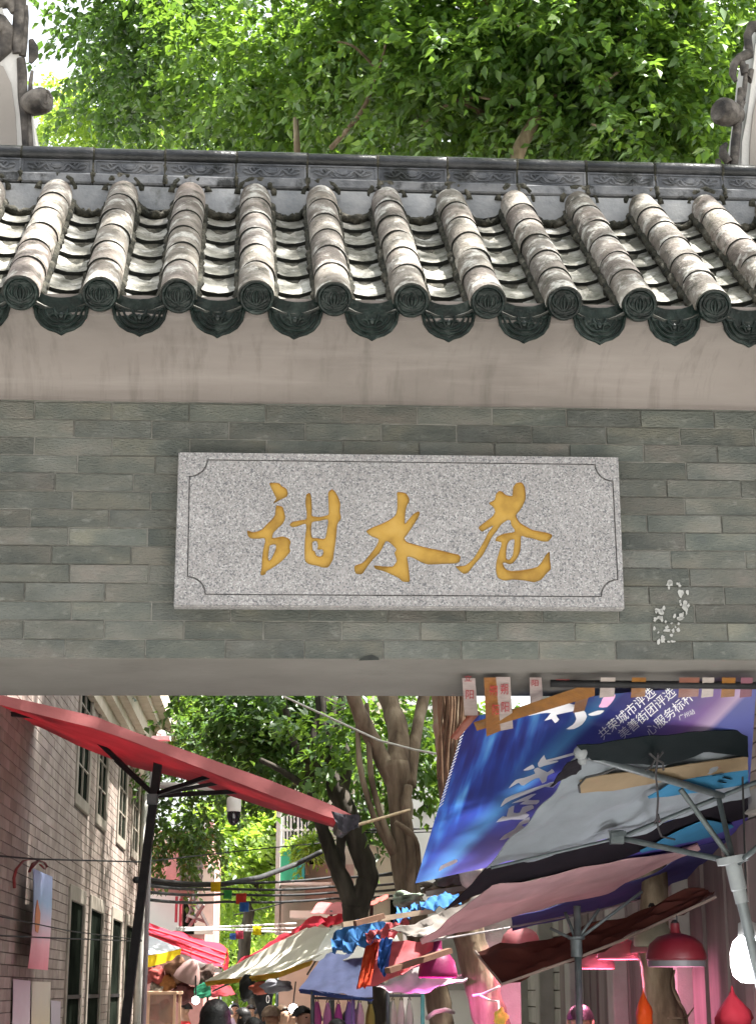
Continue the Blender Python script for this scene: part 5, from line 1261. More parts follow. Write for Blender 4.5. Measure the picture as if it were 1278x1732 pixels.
pole_d = N3(_W(1266, 1580, 7.75) - hub); foot_ = hub + pole_d*(hub[2]/-pole_d[2])
mb = MB(); mb.tube([hub, foot_], .024, 10); mb.build('pole', flat('pale_steel', (.20,.225,.235), .45, metal=.3), pu, smooth=True, sharp=60)
mb = MB(); mb.lathe([(.001,.045),(.07,.045),(.07,.015),(.036,.01),(.036,-.10),(.03,-.105),(.03,-.16),(.001,-.16)], c=hub, n=14, axis=-pole_d*-1*-1); mb.build('collar', flat('white_collar', (.28,.305,.315), .45), pu, smooth=True, sharp=40)
for q_, r_k in (((981,1273), .028), ((984,1286), .02)): mb = MB(); mb.sphere(F1(*q_, .05), r_k, 10, 8); mb.build('knob', flat('grey_knob', (.15,.16,.165)), pu, smooth=True)
mb = MB(); mb.box(F1(1042,1416,.05) - .03, F1(1042,1416,.05) + .03); mb.bar(F1(1032,1413,.06), F1(1056,1409,.06), .02); mb.build('bracket', steelM, pu)
mb = MB()
for pts in [[(1112,1275),(1108,1310),(1112,1350),(1110,1380),(1112,1400)], [(1098,1275),(1110,1285),(1120,1272)], [(1108,1284),(1100,1298),(1090,1303)], [(1108,1284),(1120,1290),(1121,1302)], [(1112,1378),(1106,1392),(1116,1390),(1112,1378)], [(980,1340),(978,1328),(990,1315),(1020,1308),(1040,1300)], [(1112,1400),(1118,1415),(1140,1420)]]:
    mb.tube([F1(x, y, .09) for x, y in pts], .005, 5)
mb.build('cord', cableM, pu)
mb = MB()
for pts in [[(1205,1312),(1222,1309)],[(1223,1315),(1236,1318)],[(1214,1322),(1226,1324)]]: mb.bar(F1(*pts[0], .03), F1(*pts[1], .03), .012, .003)
pm_ = mb.build('print_marks', cteal, pu); pm_['kind'] = 'stuff'

# taupe sheet and tarps over the stalls -------------------------
def tarp(name, label, top, bot, mat, cat='tarp', nu=20, nv=8, wr=.02, sag=.02, seed=0, group=None):
    o = loft(name, top, bot, mat, None, nu, nv, wr, sag, seed=seed); return tag(o, label, cat, group)
taupe = fab('taupe_sheet', (.23,.205,.185), .15); blueT = fab('blue_tarp', (.035,.13,.32), .2); pinkT = fab('salmon_tarp', (.52,.13,.14), .4); orT = fab('orange_tarp', (.62,.10,.04), .45)
tarp('sheet', 'taupe sheet sagging left of the pink umbrella panel', [(656,1572,10.2),(740,1548,10.1),(800,1520,10),(860,1490,9.9)], [(700,1582,10.0),(745,1585,9.9),(790,1572,9.8),(860,1545,9.7)], taupe, 'sheet', seed=1)
tarp('tarp', 'bundled blue tarp hanging from the left end of the stall roof', [(562,1588,10.6),(585,1566,10.6),(620,1555,10.6),(660,1562,10.6)], [(560,1606,10.4),(588,1613,10.4),(612,1596,10.4),(640,1590,10.4)], blueT, wr=.035, seed=2)
tarp('tarp', 'long blue tarp roll lying on the stall roof above the taupe sheet', [(710,1528,10.6),(740,1520,10.6),(775,1512,10.6)], [(712,1538,10.4),(745,1534,10.4),(780,1528,10.4)], blueT, wr=.02, sag=-.04, seed=3)
tarp('tarp', 'crumpled blue tarp end between the roof boards and the pale trunk', [(672,1540,10.8),(690,1535,10.8),(708,1530,10.8)], [(664,1560,10.5),(690,1548,10.5),(706,1538,10.5)], blueT, wr=.03, seed=4)
tarp('tarp', 'narrow twisted blue tarp dangling in front of the salmon sheet', [(641,1590,10.2),(652,1587,10.2),(664,1588,10.2)], [(638,1632,10.15),(646,1648,10.1),(653,1650,10.1)], fab('deep_blue_tarp', (.02,.07,.25), .15), nu=8, nv=14, wr=.03, seed=5)
tarp('tarp', 'wrinkled pink sheet over the stall roof edge', [(618,1578,10.5),(660,1562,10.5),(692,1558,10.5)], [(620,1592,10.4),(650,1590,10.4),(668,1578,10.4)], pinkT, wr=.03, seed=6)
tarp('sheet', 'salmon red sheet hung behind the dangling blue tarp', [(622,1592,10.7),(680,1592,10.7),(730,1592,10.8),(760,1618,10.9)], [(604,1672,10.5),(640,1664,10.5),(680,1648,10.6),(725,1622,10.7)], pinkT, 'sheet', wr=.02, seed=7)
tarp('sheet', 'bright orange cloth at the left end of the salmon sheet', [(620,1590,10.5),(634,1590,10.5),(642,1592,10.5)], [(602,1673,10.35),(615,1668,10.35),(626,1664,10.35)], orT, 'cloth', 8, 12, .03, seed=8)
tarp('sheet', 'pale grey canopy sagging under the salmon sheet', [(660,1655,11.2),(720,1632,11.2),(790,1650,11.2)], [(636,1672,10.9),(690,1682,10.8),(790,1655,10.8)], fab('pale_canopy', (.40,.37,.36), .3), 'canopy', sag=.03, seed=9)
for k, (a, b, w_, lb, mt) in enumerate([((579,1564,10.4),(735,1540,10.5),.05,'long pale roof board under the blue tarp bundle', 'pale_wood'), ((600,1562,10.3),(648,1549,10.4),.035,'short brown batten lying across the blue tarp bundle','brown_wood'), ((655,1642,10.0),(760,1608,10.2),.06,'brown beam crossing in front of the salmon sheet','brown_wood'), ((720,1512,10.9),(800,1500,10.9),.06,'grey board under the clutter above the blue tarp roll','grey_wood'), ((760,1500,11.0),(830,1488,11.0),.05,'upper grey board beside the silver sack','grey_wood')]):
    mb = MB(); mb.bar(_W(*a), _W(*b), w_, .03); tag(mb.build('board', {'pale_wood': flat('pale_wood', (.42,.33,.24)), 'brown_wood': flat('brown_wood', (.13,.07,.045)), 'grey_wood': flat('grey_wood', (.17,.155,.135))}[mt]), lb, 'board')
def lump(name, label, cat, c, r, mat, seed=0, amp=.25, parent=None, neck=False):
    mb = MB(); mb.sphere((0, 0, 0), r, 18, 14); rr = random.Random(seed); ph = [rr.uniform(0, 6) for _ in range(6)]; q = np.array(r if hasattr(r, '__len__') else [r]*3)
    mb.v = [tuple(np.array(p)*(1 + amp*(math.sin(p[0]/q[0]*4+ph[0])*math.sin(p[2]/q[2]*3+ph[1]) + .5*math.sin(p[1]/q[1]*7+p[2]/q[2]*6+ph[2]))) + np.array(c)) for p in mb.v]
    if neck:
        c_ = np.array(c)
        def nk(p):
            p = np.array(p) - c_; t_ = p[2]/q[2]
            f_ = 1 if t_ < .1 else max(.16, 1 - (t_ - .1)*1.15); f_ *= 1 + .10*math.sin(math.atan2(p[1], p[0])*7 + t_*3)
            return tuple(c_ + np.array([p[0]*f_, p[1]*f_, p[2]*(1.0 if t_ < 0 else 1.25)]))
        mb.v = [nk(p) for p in mb.v]
    o = mb.build(name, mat, parent, smooth=True); return tag(o, label, cat) if label else o
lump('sack', 'silver grey sack on the stall roof under the banner', 'sack', _W(795,1468,10.8), (.12,.12,.11), flat('silver_sack', (.40,.38,.33), .5, .3, 9), 3)
lump('bundle', 'dark bundle of rags left of the silver sack', 'bundle', _W(765,1482,10.9), (.10,.1,.06), flat('dark_rag', (.06,.055,.05), .9, .4), 4, .4)
lump('bundle', 'green and grey plastic bundle beside the pale trunk on the roof boards', 'bundle', _W(692,1520,11.2), (.10,.1,.04), flat('plastic_bundle', (.22,.27,.20), .4, .5, 9), 5, .45)
lump('bundle', 'brown crate scraps on the roof above the blue tarp roll', 'bundle', _W(738,1502,11.1), (.11,.1,.035), flat('scrap', (.14,.11,.08), .9, .5, 14), 6, .5)
# brick pier behind the banner's lower edge
pr = thing('stone_pier', 'pale stone pier with a cap behind the banner edge', 'pier', loc=gpt(828, 11.6))
a = _W(815, 1435, 11.6); b = _W(880, 1435, 11.6); mb = MB(); mb.box((a[0], 11.6, 0), (b[0]-.02, 12.0, a[2])); mb.build('shaft', greyw, pr)
mb = MB(); mb.box((a[0]-.04, 11.55, a[2]+.001), (b[0]+.02, 12.05, a[2]+.04)); bev(mb.build('cap', creamM, pr), .008)

# brown red umbrella with its steel pole ------------------------
bu = thing('stall_umbrella', 'dark red brown umbrella under the big patched one, steel pole', 'umbrella', loc=gpt(972, 9.3))
def ump(px, py): return _W(px, py, 9.25 + (1060-px)*.0018 + (py-1560)*-.004)
brn = fab('red_brown_canopy', (.055,.014,.010), .2)
loft('canopy', [ump(803,1608),ump(870,1596),ump(960,1576),ump(1070,1545),ump(1180,1500)], [ump(848,1664),ump(970,1621),ump(1050,1590),ump(1110,1562),ump(1200,1520)], brn, bu, 26, 8, .012) if False else None
def loft3(name, A_, B_, mat, parent, nu=26, nv=8, wr=.03):
    return loft(name, [(p[0], p[1], (lambda x, y: ump(x, y))) for p in A_], [(p[0], p[1], (lambda x, y: ump(x, y))) for p in B_], mat, parent, nu, nv, wr)
loft3('canopy', [(803,1608),(870,1596),(960,1576),(1070,1545),(1190,1500)], [(848,1664),(970,1621),(1050,1590),(1110,1562),(1210,1516)], brn, bu)
mb = MB(); mb.tube([ump(803,1609), ump(848,1665), ump(970,1622), ump(1050,1591), ump(1110,1563), ump(1210,1517)], .008, 6); mb.build('rim_rod', flat('pale_rod', (.20,.155,.13)), bu)
a = _W(975, 1532, 9.1); mb = MB(); mb.tube([a, [a[0]-.02, a[1], 0]], .019, 10); mb.build('pole', steelM, bu, smooth=True)
h_ = _W(974, 1598, 9.1); mb = MB(); mb.lathe([(.001,.04),(.045,.04),(.045,.028),(.03,.024),(.03,-.06),(.001,-.06)], c=h_, n=12); mb.build('runner', steelM, bu, smooth=True, sharp=40)
for q in [(955,1543),(1012,1538),(1085,1508),(930,1570)]:
    mb = MB(); mb.tube([h_ + np.array([0, 0, .02]), _W(*q, 9.15)], .009, 6); mb.build('strut', steelM, bu, smooth=True)
# ------------------------------------------------------------ lamps under the stalls
def pl(c, col, en, r=.05):
    d = bpy.data.lights.new('lamp_light', 'POINT'); d.energy = en; d.color = col; d.shadow_soft_size = r
    o = bpy.data.objects.new('lamp_light', d); COL.objects.link(o); return o
def lamp(px, pyb, Y, wpx, hpx, col, label, light=None, en=5, neck=.25, ptop=1500, skirt=None, bulb=None):
    k = PPM(Y*.98); rb = wpx*.5*k; h = hpx*k; c = _W(px, pyb, Y)
    t = thing('pendant_lamp', label, 'lamp', loc=c)
    mb = MB(); prof = [(rb*.97, -.004), (rb, 0), (rb*.98, h*.12), (rb*.86, h*.42), (rb*.6, h*.62), (rb*neck*1.25, h*.72), (rb*neck, h*.8), (rb*neck*.9, h)]
    inner = [(r*.96, z - .006) for r, z in reversed(prof)]
    mb.lathe(prof + inner, c=c, n=28); mb.build('shade', col, t, smooth=True, sharp=50)
    if skirt: mb = MB(); mb.lathe([(rb*.95, .004), (rb*.93, -h*.22), (rb*.90, -h*.22), (rb*.92, .004)], c=c, n=28); mb.build('skirt', skirt, t, smooth=True, sharp=50)
    mb = MB(); mb.lathe([(.018, h*.75), (.02, h*1.02), (.01, h*1.1), (.001, h*1.1)], c=c, n=10); mb.build('socket', blackmM, t, smooth=True)
    mb = MB(); mb.sphere(c + np.array([0, 0, h*.3]), rb*.22, 12, 8); mb.build('bulb', bulb or emis('bulb_' + label[:6], light or (1, .8, .8), 2.5 if light else 0), t, smooth=True)
    mb = MB(); top = _W(px, ptop, Y); mb.tube([c + np.array([0, 0, h*1.05]), c + (top - c)*.6 + np.array([.01, 0, 0]), top], .004, 5); mb.build('cord', cableM, t)
    if light:
        o = pl(c, light, en); o.parent = t; o.location = (0, 0, h*.1)
    return t
pinkL = (1.0, .30, .52); magL = (1.0, .16, .72)
lampred = flat('red_enamel', (.075,.002,.006), .45, .1, 5, spec=.5); lpink = fab('pink_shade', (.26,.10,.11), .15, .5); lmag = fab('magenta_shade', (.15,.012,.06), .15, .5); lol = flat('olive_shade', (.20,.19,.14), .6, .2, 6)
lamp(1143, 1622, 8.7, 102, 58, lampred, 'big red dome lamp beside the glaring white bulb', pinkL, 3, .16, 1548, skirt=flat('grey_skirt', (.07,.065,.07), .5))
lamp(1104, 1598, 9.5, 66, 62, lol, 'olive grey bell lamp with long neck left of the red dome lamp', None, 0, .2, 1540)
lamp(1046, 1620, 10.0, 74, 44, lpink, 'wide pink lamp shade in front of the brown red umbrella edge', pinkL, 7, .2, 1570)
lamp(1008, 1636, 10.4, 62, 40, lpink, 'lowest pale pink lamp shade just right of the steel umbrella pole', pinkL, 7, .2, 1570)
lamp(1088, 1609, 9.8, 46, 34, lpink, 'small pink lamp shade tucked under the olive bell lamp', pinkL, 5, .2, 1565)
lamp(740, 1651, 10.6, 66, 58, lmag, 'magenta lamp shade hanging in front of the pink lit trunk', magL, 7, .22, 1560)
lamp(700, 1652, 11.4, 40, 36, lmag, 'small magenta lamp shade left of the bigger magenta one', magL, 2, .22, 1600)
lamp(880, 1598, 11.0, 66, 40, lpink, 'pale pink lamp shade above the red brown umbrella at its left half', pinkL, 6, .2, 1540)
lamp(795, 1600, 11.2, 40, 34, lpink, 'pink lamp shade beside the dark banyan trunk', pinkL, 1.4, .2, 1540)
t = thing('light_bulb', 'glaring white bulb lamp at the right edge under the steel pole', 'lamp', loc=_W(1266, 1628, 7.9)); c = _W(1266, 1628, 7.9)
mb = MB(); mb.lathe([(.001,-.09),(.042,-.083),(.072,-.056),(.082,-.01),(.08,.045),(.065,.09),(.045,.11),(.001,.112)], c=c, n=24); mb.build('bulb', emis('white_bulb', (1, .98, 1), 14), t, smooth=True)
mb = MB(); mb.lathe([(.045,.11),(.04,.17),(.02,.18),(.001,.18)], c=c, n=16); mb.build('socket', flat('grey_socket', (.3,.3,.3)), t, smooth=True); mb = MB(); mb.tube([c + np.array([0,0,.17]), c + np.array([.02,0,.9])], .005, 5); mb.build('cord', cableM, t)
o = pl(c, (1, .95, .97), 1.2, .1); o.parent = t; o.location = (-.12, -.05, -.12)

# ------------------------------------------------------------ umbrellas and awnings down the lane
def cyl_pole(parent, px, py, Y, r=.018, mat=None, name='pole'):
    a = _W(px, py, Y); mb = MB(); mb.tube([a, [a[0], a[1], 0]], r, 8); return mb.build(name, mat or steelM, parent, smooth=True)
cu = thing('market_umbrella', 'big cream white market umbrella with yellow hem in the middle of the lane', 'umbrella', loc=gpt(560, 14.5))
cream = fab('cream_canopy', (.84,.79,.68), .15, var=.05); yel = fab('yellow_hem', (.66,.42,.06), .4)
loft('canopy', [(520,1569,15.2),(560,1568,15),(640,1562,14.6)], [(347,1660,16.2),(465,1646,14.6),(528,1624,13.6)], cream, cu, 24, 10, .015, .03)
loft('canopy_side', [(560,1568,15),(600,1562,14.6),(660,1560,14.4)], [(528,1624,13.6),(600,1622,13),(680,1600,12.8)], fab('cream_canopy_side', (.85,.82,.76), .15, var=.05), cu, 18, 8, .01, .02)
loft('hem', [(347,1660,16.2),(465,1646,14.6),(528,1624,13.6)], [(349,1668,16.2),(468,1655,14.58),(526,1633,13.58)], yel, cu, 24, 3, .012)
loft('far_edge', [(520,1569,15.2),(430,1615,16.4),(347,1660,16.2)], [(520,1571,15.3),(432,1616,16.6),(349,1661,16.3)], cream, cu, 12, 2, 0)
for q in [(360,1663,15.9),(520,1632,13.7)]:
    mb = MB(); mb.tube([_W(560,1572,14.9) - np.array([0,0,.05]), _W(*q) - np.array([0,0,.07])], .008, 6); mb.build('rib', steelM, cu)
cyl_pole(cu, 562, 1572, 14.95, .022)
lv = thing('market_umbrella', 'lavender blue tent canopy over the clothes stall', 'umbrella', loc=gpt(590, 12.8))
lav = fab('lavender_canopy', (.30,.34,.60), .12)
loft('canopy', [(552,1612,13.4),(590,1612,13.3),(628,1622,13.2)], [(506,1672,12.9),(560,1679,12.5),(630,1690,12.0)], lav, lv, 20, 10, .014, .02)
loft('valance', [(506,1672,12.9),(560,1679,12.5),(630,1690,12.0)], [(507,1680,12.9),(560,1687,12.5),(629,1694,12.0)], fab('lavender_hem', (.06,.10,.30), .2), lv, 20, 3, .01)
cyl_pole(lv, 597, 1684, 12.25, .014, flat('violet_pole', (.12,.10,.22))); cyl_pole(lv, 529, 1676, 12.75, .014)
us = thing('market_umbrella', 'blue white and yellow umbrella behind the black awning post', 'umbrella', loc=gpt(225, 21.3))
upale = fab('umbrella_white', (.76,.78,.82), .2); ublue = fab('umbrella_blue', (.27,.30,.55), .4); uyel = fab('umbrella_yellow', (.82,.62,.02), .2)
loft('canopy', [(205,1576,21.6),(228,1574,21.5),(246,1579,21.4)], [(150,1625,20.9),(236,1619,20.6),(307,1605,21.1)], upale, us, 16, 8, .008, .01)
loft('blue_panel', [(230,1598,21.02),(240,1602,20.98),(250,1608,20.88)], [(228,1621,20.56),(240,1618,20.54),(254,1614,20.58)], ublue, us, 8, 4, 0)
loft('valance', [(150,1625,20.9),(236,1619,20.6),(307,1605,21.1)], [(150,1645,20.9),(236,1640,20.6),(304,1622,21.1)], uyel, us, 18, 3, .01); cyl_pole(us, 225, 1580, 21.5)
redA = fab('red_canopy', (.52,.025,.05), .15); redB = fab('red_valance', (.42,.015,.03), .3)
ra = thing('market_awning', 'bright red folded awning behind the blue and yellow umbrella', 'awning', loc=gpt(300, 21.8))
loft('canopy', [(225,1552,23.3),(300,1575,23.45),(384,1604,23.6)], [(225,1590,21.9),(300,1612,22.2),(376,1640,22.4)], redA, ra, 22, 8, .03, .02)
for k_ in (0, 1, 2):
    q = .25 + k_*.25; mb = MB(); mb.tube([_W(225,1552+38*q,23.3-1.4*q-.08), _W(300,1575+37*q,23.45-1.25*q-.08), _W(384-8*q,1604+36*q,23.6-1.2*q-.08)], .018, 6); mb.build('fold_seam', fab('red_seam', (.60,.10,.12), .2), ra)
loft('valance', [(384,1604,23.5),(386,1606,23.4),(378,1640,22.4)], [(384,1640,23.5),(386,1644,23.4),(378,1658,22.4)], redB, ra, 8, 5, .02)
loft('valance', [(225,1590,21.9),(300,1612,22.2),(376,1640,22.4)], [(225,1600,21.9),(300,1622,22.2),(372,1648,22.4)], fab('white_hem', (.62,.55,.54), .3), ra, 14, 3, .01); cyl_pole(ra, 262, 1572, 23.2); cyl_pole(ra, 374, 1630, 22.6)
rb_ = thing('market_awning', 'dark red awning edge running behind the cream umbrella', 'awning', loc=gpt(520, 20))
loft('canopy', [(395,1632,22),(470,1585,20.6),(540,1548,19)], [(400,1640,21.5),(478,1592,20),(552,1562,18.4)], redA, rb_, 20, 5, .03); loft('valance', [(540,1548,19),(548,1552,18.8),(580,1545,18.4)], [(542,1562,18.9),(552,1568,18.6),(584,1560,18.3)], redB, rb_, 8, 3, .02); cyl_pole(rb_, 470, 1590, 20.4)
rc = thing('market_awning', 'small salmon awning between the tree trunks', 'awning', loc=gpt(560, 19)); loft('canopy', [(538,1526,21),(575,1526,21),(600,1522,21)], [(525,1544,20),(570,1546,20),(606,1545,20)], fab('salmon_awning', (.42,.13,.13), .3), rc, 12, 4, .01); cyl_pole(rc, 560, 1540, 20.2)
rd = thing('market_awning', 'small coral awning on the white house between the trunks', 'awning', loc=gpt(640, 18)); loft('canopy', [(618,1528,17.5),(640,1518,17.5),(656,1512,17.5)], [(620,1534,17),(640,1526,17),(656,1520,17)], fab('coral_awning', (.55,.12,.10), .3), rd, 10, 3, .01); cyl_pole(rd, 628, 1530, 17.2)
fu = thing('market_umbrella', 'green and red umbrella low behind the dark haired head', 'umbrella', loc=gpt(370, 20))
loft('canopy', [(330,1664,20.5),(345,1662,20.4),(356,1661,20.3)], [(328,1686,20),(345,1688,19.9),(358,1686,19.8)], fab('green_canopy', (.02,.17,.09), .35), fu, 8, 5, .01); loft('red_half', [(356,1661,20.3),(375,1663,20.4),(392,1670,20.5)], [(358,1686,19.8),(385,1684,19.9),(398,1682,20.1)], fab('red_half', (.34,.04,.05), .35), fu, 10, 5, .01); cyl_pole(fu, 352, 1664, 20.2, .012)
# left stall: cone shade, case and goods
cs_ = thing('cone_lamp', 'pinkish cloth cone lampshade hanging below the blue and yellow umbrella', 'lamp shade', loc=_W(317,1650,20.4))
mb = MB(); mb.lathe([(r_*1.6, h_*1.6) for r_, h_ in [(.004,.145),(.03,.135),(.06,.10),(.092,.03),(.098,-.01),(.094,-.012),(.086,.028),(.055,.09),(.002,.13)]], c=_W(316,1655,20.4), n=20, axis=(.35,-.2,.9)); mb.build('shade', fab('dusty_pink_cloth', (.44,.29,.27), .4), cs_, smooth=True, sharp=60); mb = MB(); mb.tube([_W(322,1630,20.4), _W(324,1600,20.6)], .005, 5); mb.build('cord', cableM, cs_)
gc = thing('display_case', 'glass display case with pale timber frame at the left stall', 'display case', loc=gpt(275, 19))
fw_ = flat('pale_pine', (.56,.36,.24), .5); a = _W(252, 1682, 19); b = _W(296, 1682, 19)
for x in (a[0], b[0]):
    for y in (19, 19.5): mb = MB(); mb.box((x-.014, y-.014, 0), (x+.014, y+.014, a[2])); mb.build('post', fw_, gc)
mb = MB(); mb.box((a[0]-.03, 18.96, a[2]), (b[0]+.03, 19.54, a[2]+.035)); bev(mb.build('top', fw_, gc), .008)
mb = MB(); mb.box((a[0]-.02, 18.98, .75), (b[0]+.02, 19.52, .80)); mb.build('shelf', fw_, gc)
mb = MB(); mb.box((a[0]+.014, 19.0, .8), (b[0]-.014, 19.006, a[2])); gm = M('case_glass', [(.55,.42,.36)], rough=.15, bump=0, spec=.6); gm.node_tree.nodes['Principled BSDF'].inputs['Transmission Weight'].default_value = .75; mb.build('pane', gm, gc)
for k_, (px, py, r, col, lb) in enumerate([(262,1712,.05,(.50,.08,.06),'red parcel in the display case, left one'), (282,1716,.055,(.55,.30,.16),'tan parcel in the display case'), (279,1700,.035,(.56,.12,.09),'red parcel high in the display case')]):
    lump('parcel', lb, 'parcel', _W(px, py, 19.25), (r*1.55, r*1.2, r*1.8), flat('parcel_%d' % k_, col, .6, .25), k_, .15)
mp_ = [((.30,.06,.05),'dark red bundle hanging under the yellow umbrella hem',(262,1650),.07), ((.20,.10,.06),'brown bundle hanging behind the cone lampshade',(300,1640),.08), ((.40,.16,.05),'orange brown dried goods hanging left of the cone lampshade',(285,1664),.06), ((.09,.06,.05),'dark bag hanging right of the cone lampshade',(345,1648),.07), ((.35,.28,.22),'folded cloth lying on top of the display case',(268,1676),.06), ((.15,.05,.05),'dark maroon bag behind the display case',(312,1678),.08)]
for k_, (col, lb, q, r) in enumerate(mp_): lump('bundle', lb, 'goods', _W(q[0], q[1], 20.5), (r*1.6, r*1.1, r*1.45), flat('goods_%d' % k_, col, .8, .4, 12), 20+k_, .4)
# goods in the middle: rack of clothes under the lavender tent
def garment(px, py, Y, wpx, hpx, mat, label, group=None):
    k = PPM(Y*.97); c = _W(px, py, Y); w_, h_ = wpx*k, hpx*k; t = thing('garment', label, 'clothes', loc=c, group=group); mb = MB(); vs = []; nx_, nz_ = 14, 8; rr = random.Random(int(px*7+py))
    ph = rr.uniform(0, 6)
    for k2 in range(nz_+1):
        v = k2/nz_; ww_ = w_*(.30 + .70*min(1, v*3.2))*(1 - .12*math.sin(v*3.1))
        for i in range(nx_):
            a_ = 2*math.pi*i/nx_; r = 1 + .16*math.sin(a_*4 + ph + v*3)
            vs.append(c + np.array([ww_/2*math.cos(a_)*r, .05*math.sin(a_)*r, -h_*v]))
    fs = [(q*nx_+i, q*nx_+(i+1) % nx_, (q+1)*nx_+(i+1) % nx_, (q+1)*nx_+i) for q in range(nz_) for i in range(nx_)]
    mb.add(vs, fs); mb.build('cloth', mat, t, smooth=True)
    mb = MB(); mb.tube([c + np.array([-w_*.15, 0, 0]), c + np.array([0, 0, .03]), c + np.array([w_*.15, 0, 0])], .004, 5); mb.tube([c + np.array([0, 0, .03]), c + np.array([0, 0, .09])], .003, 5); mb.build('hanger', blackmM, t)
rk = thing('clothes_rail', 'steel clothes rail under the lavender tent', 'rail', loc=gpt(570, 12.9))
mb = MB(); mb.tube([_W(528,1688,12.9), _W(626,1690,12.9)], .01, 8); mb.build('bar', steelM, rk)
for px in (528, 626): cyl_pole(rk, px, 1688, 12.9, .012)
gm_ = [((.62,.20,.48),'pink dress hanging leftmost on the lavender tent rail'), ((.66,.36,.60),'pale pink blouse second on the lavender tent rail'), ((.50,.14,.44),'deep pink dress in the middle of the lavender tent rail'), ((.30,.22,.52),'violet shirt right of the deep pink dress'), ((.66,.52,.60),'whitish pink top near the right end of the lavender tent rail'), ((.44,.36,.10),'mustard yellow jacket hanging beside the dark forked trunk')]
for k_, (col, lb) in enumerate(gm_): garment(536 + k_*18, 1694 + (k_ % 3)*2, 12.9, 17, 70, fab('garment_%d' % k_, col, .3), lb)
for k_, (px, col, lb) in enumerate([(664, (.52,.55,.46),'pale green shirt left on the rail right of the dark trunk'), (678, (.60,.60,.54),'cream shirt in the middle right of the dark trunk'), (692, (.55,.60,.52),'long pale shirt beside the pink lit trunk')]): garment(px, 1692, 12.6, 15, 66, fab('shirt_%d' % k_, col, .3), lb)
rk2 = thing('clothes_rail', 'clothes rail between the dark trunk and the pink lit trunk', 'rail', loc=gpt(680, 12.6)); mb = MB(); mb.tube([_W(654,1684,12.6), _W(716,1684,12.6)], .01, 8); mb.build('bar', steelM, rk2)
for px, m_ in ((656, steelM), (714, flat('teal_post', (.10,.36,.34)))): cyl_pole(rk2, px, 1676, 12.6, .014, m_)
# goods piled at the middle stall
lump('bundle', 'rust red cushion on the stall shelf under the cream umbrella', 'goods', _W(447,1671,15), (.12,.1,.05), flat('rust_cloth', (.30,.07,.04), .8, .3), 31, .2)
lump('bundle', 'grey folded tarp under the cream umbrella hem', 'goods', _W(470,1668,14.5), (.13,.1,.05), flat('grey_fold', (.20,.20,.22), .8, .3), 32, .25)
lump('bag', 'black rounded bag hanging under the cream umbrella', 'bag', _W(420,1670,15.2), (.075,.07,.11), flat('black_bag', (.012,.013,.012), .5), 33, .2)
tk = thing('dark_board', 'dark leaning display board behind the bald head', 'board', loc=gpt(440, 15.4)); mb = MB(); mb.prism([_W(427,1681,15.2),_W(462,1680,15.2),_W(455,1725,15.2),_W(446,1745,15.2)], (0, .05, 0)); mb.build('panel', flat('dark_panel_paint', (.02,.022,.022)), tk); mb = MB(); c = _W(453,1690,15.15); mb.tube([c + np.array([.012*math.cos(a_), 0, .03*math.sin(a_)]) for a_ in np.linspace(0, 6.2, 14)], .004, 5); mb.build('white_hook', whiteM, tk)
mb = MB(); a = _W(446,1745,15.2); mb.tube([a, [a[0], a[1], 0]], .02, 6); mb.build('leg', blackmM, tk)
lb_ = thing('stall_light', 'white glowing bulb in the middle of the lane behind the cream shirted man', 'lamp', loc=_W(496,1706,15)); mb = MB(); mb.sphere(_W(496,1706,15), .038, 12, 8); mb.build('bulb', emis('lane_bulb', (1,.96,.95), 12), lb_, smooth=True); mb = MB(); mb.tube([_W(496,1697,15), _W(500,1660,15)], .006, 5); mb.build('cord', cableM, lb_)
lb_ = thing('stall_light', 'white glowing bulb at the left stall beside the dark haired head', 'lamp', loc=_W(331,1692,14)); mb = MB(); mb.sphere(_W(331,1692,14), .03, 12, 8); mb.build('bulb', emis('left_bulb', (1,.98,.94), 12), lb_, smooth=True); mb = MB(); mb.tube([_W(331,1684,14), _W(331,1650,14)], .006, 5); mb.build('cord', cableM, lb_)
lump('bag', 'orange plastic bag hanging on the brown trunk under the red lamp', 'bag', _W(1088,1712,9.3), (.045,.05,.095), fab('orange_bag', (.50,.085,.012), .3, .5), 41, .12, neck=True)
lump('bag', 'red plastic bag hanging under the glaring bulb at the right edge', 'bag', _W(1240,1722,8.3), (.085,.07,.11), fab('red_bag', (.13,.004,.01), .2, .8), 42, .14, neck=True)
lump('flower', 'small yellow and white cloth flower below the magenta lamps', 'flower', _W(845,1722,10), (.035,.03,.045), flat('yellow_cloth', (.66,.46,.08)), 43, .4)
mb = MB(); mb.tube([_W(800,1684,10.6), _W(815,1682,10.5), _W(838,1672,10.4), _W(845,1668,10.4)], .008, 6); mb.tube([_W(812,1684,10.5), _W(828,1692,10.4), _W(842,1694,10.4), _W(844,1715,10.2)], .006, 6); tag(mb.build('string', flat('pale_string', (.52,.40,.38)), None, smooth=True), 'pale string tied round the dark banyan trunk', 'string')
mb = MB(); mb.tube([_W(722,1722,12.1), _W(735,1712,12.0), _W(752,1708,12.1), _W(766,1712,12.3)], .016, 7); tag(mb.build('string', flat('white_string', (.60,.50,.50)), None, smooth=True), 'white cloth strip tied round the pink lit trunk', 'string')

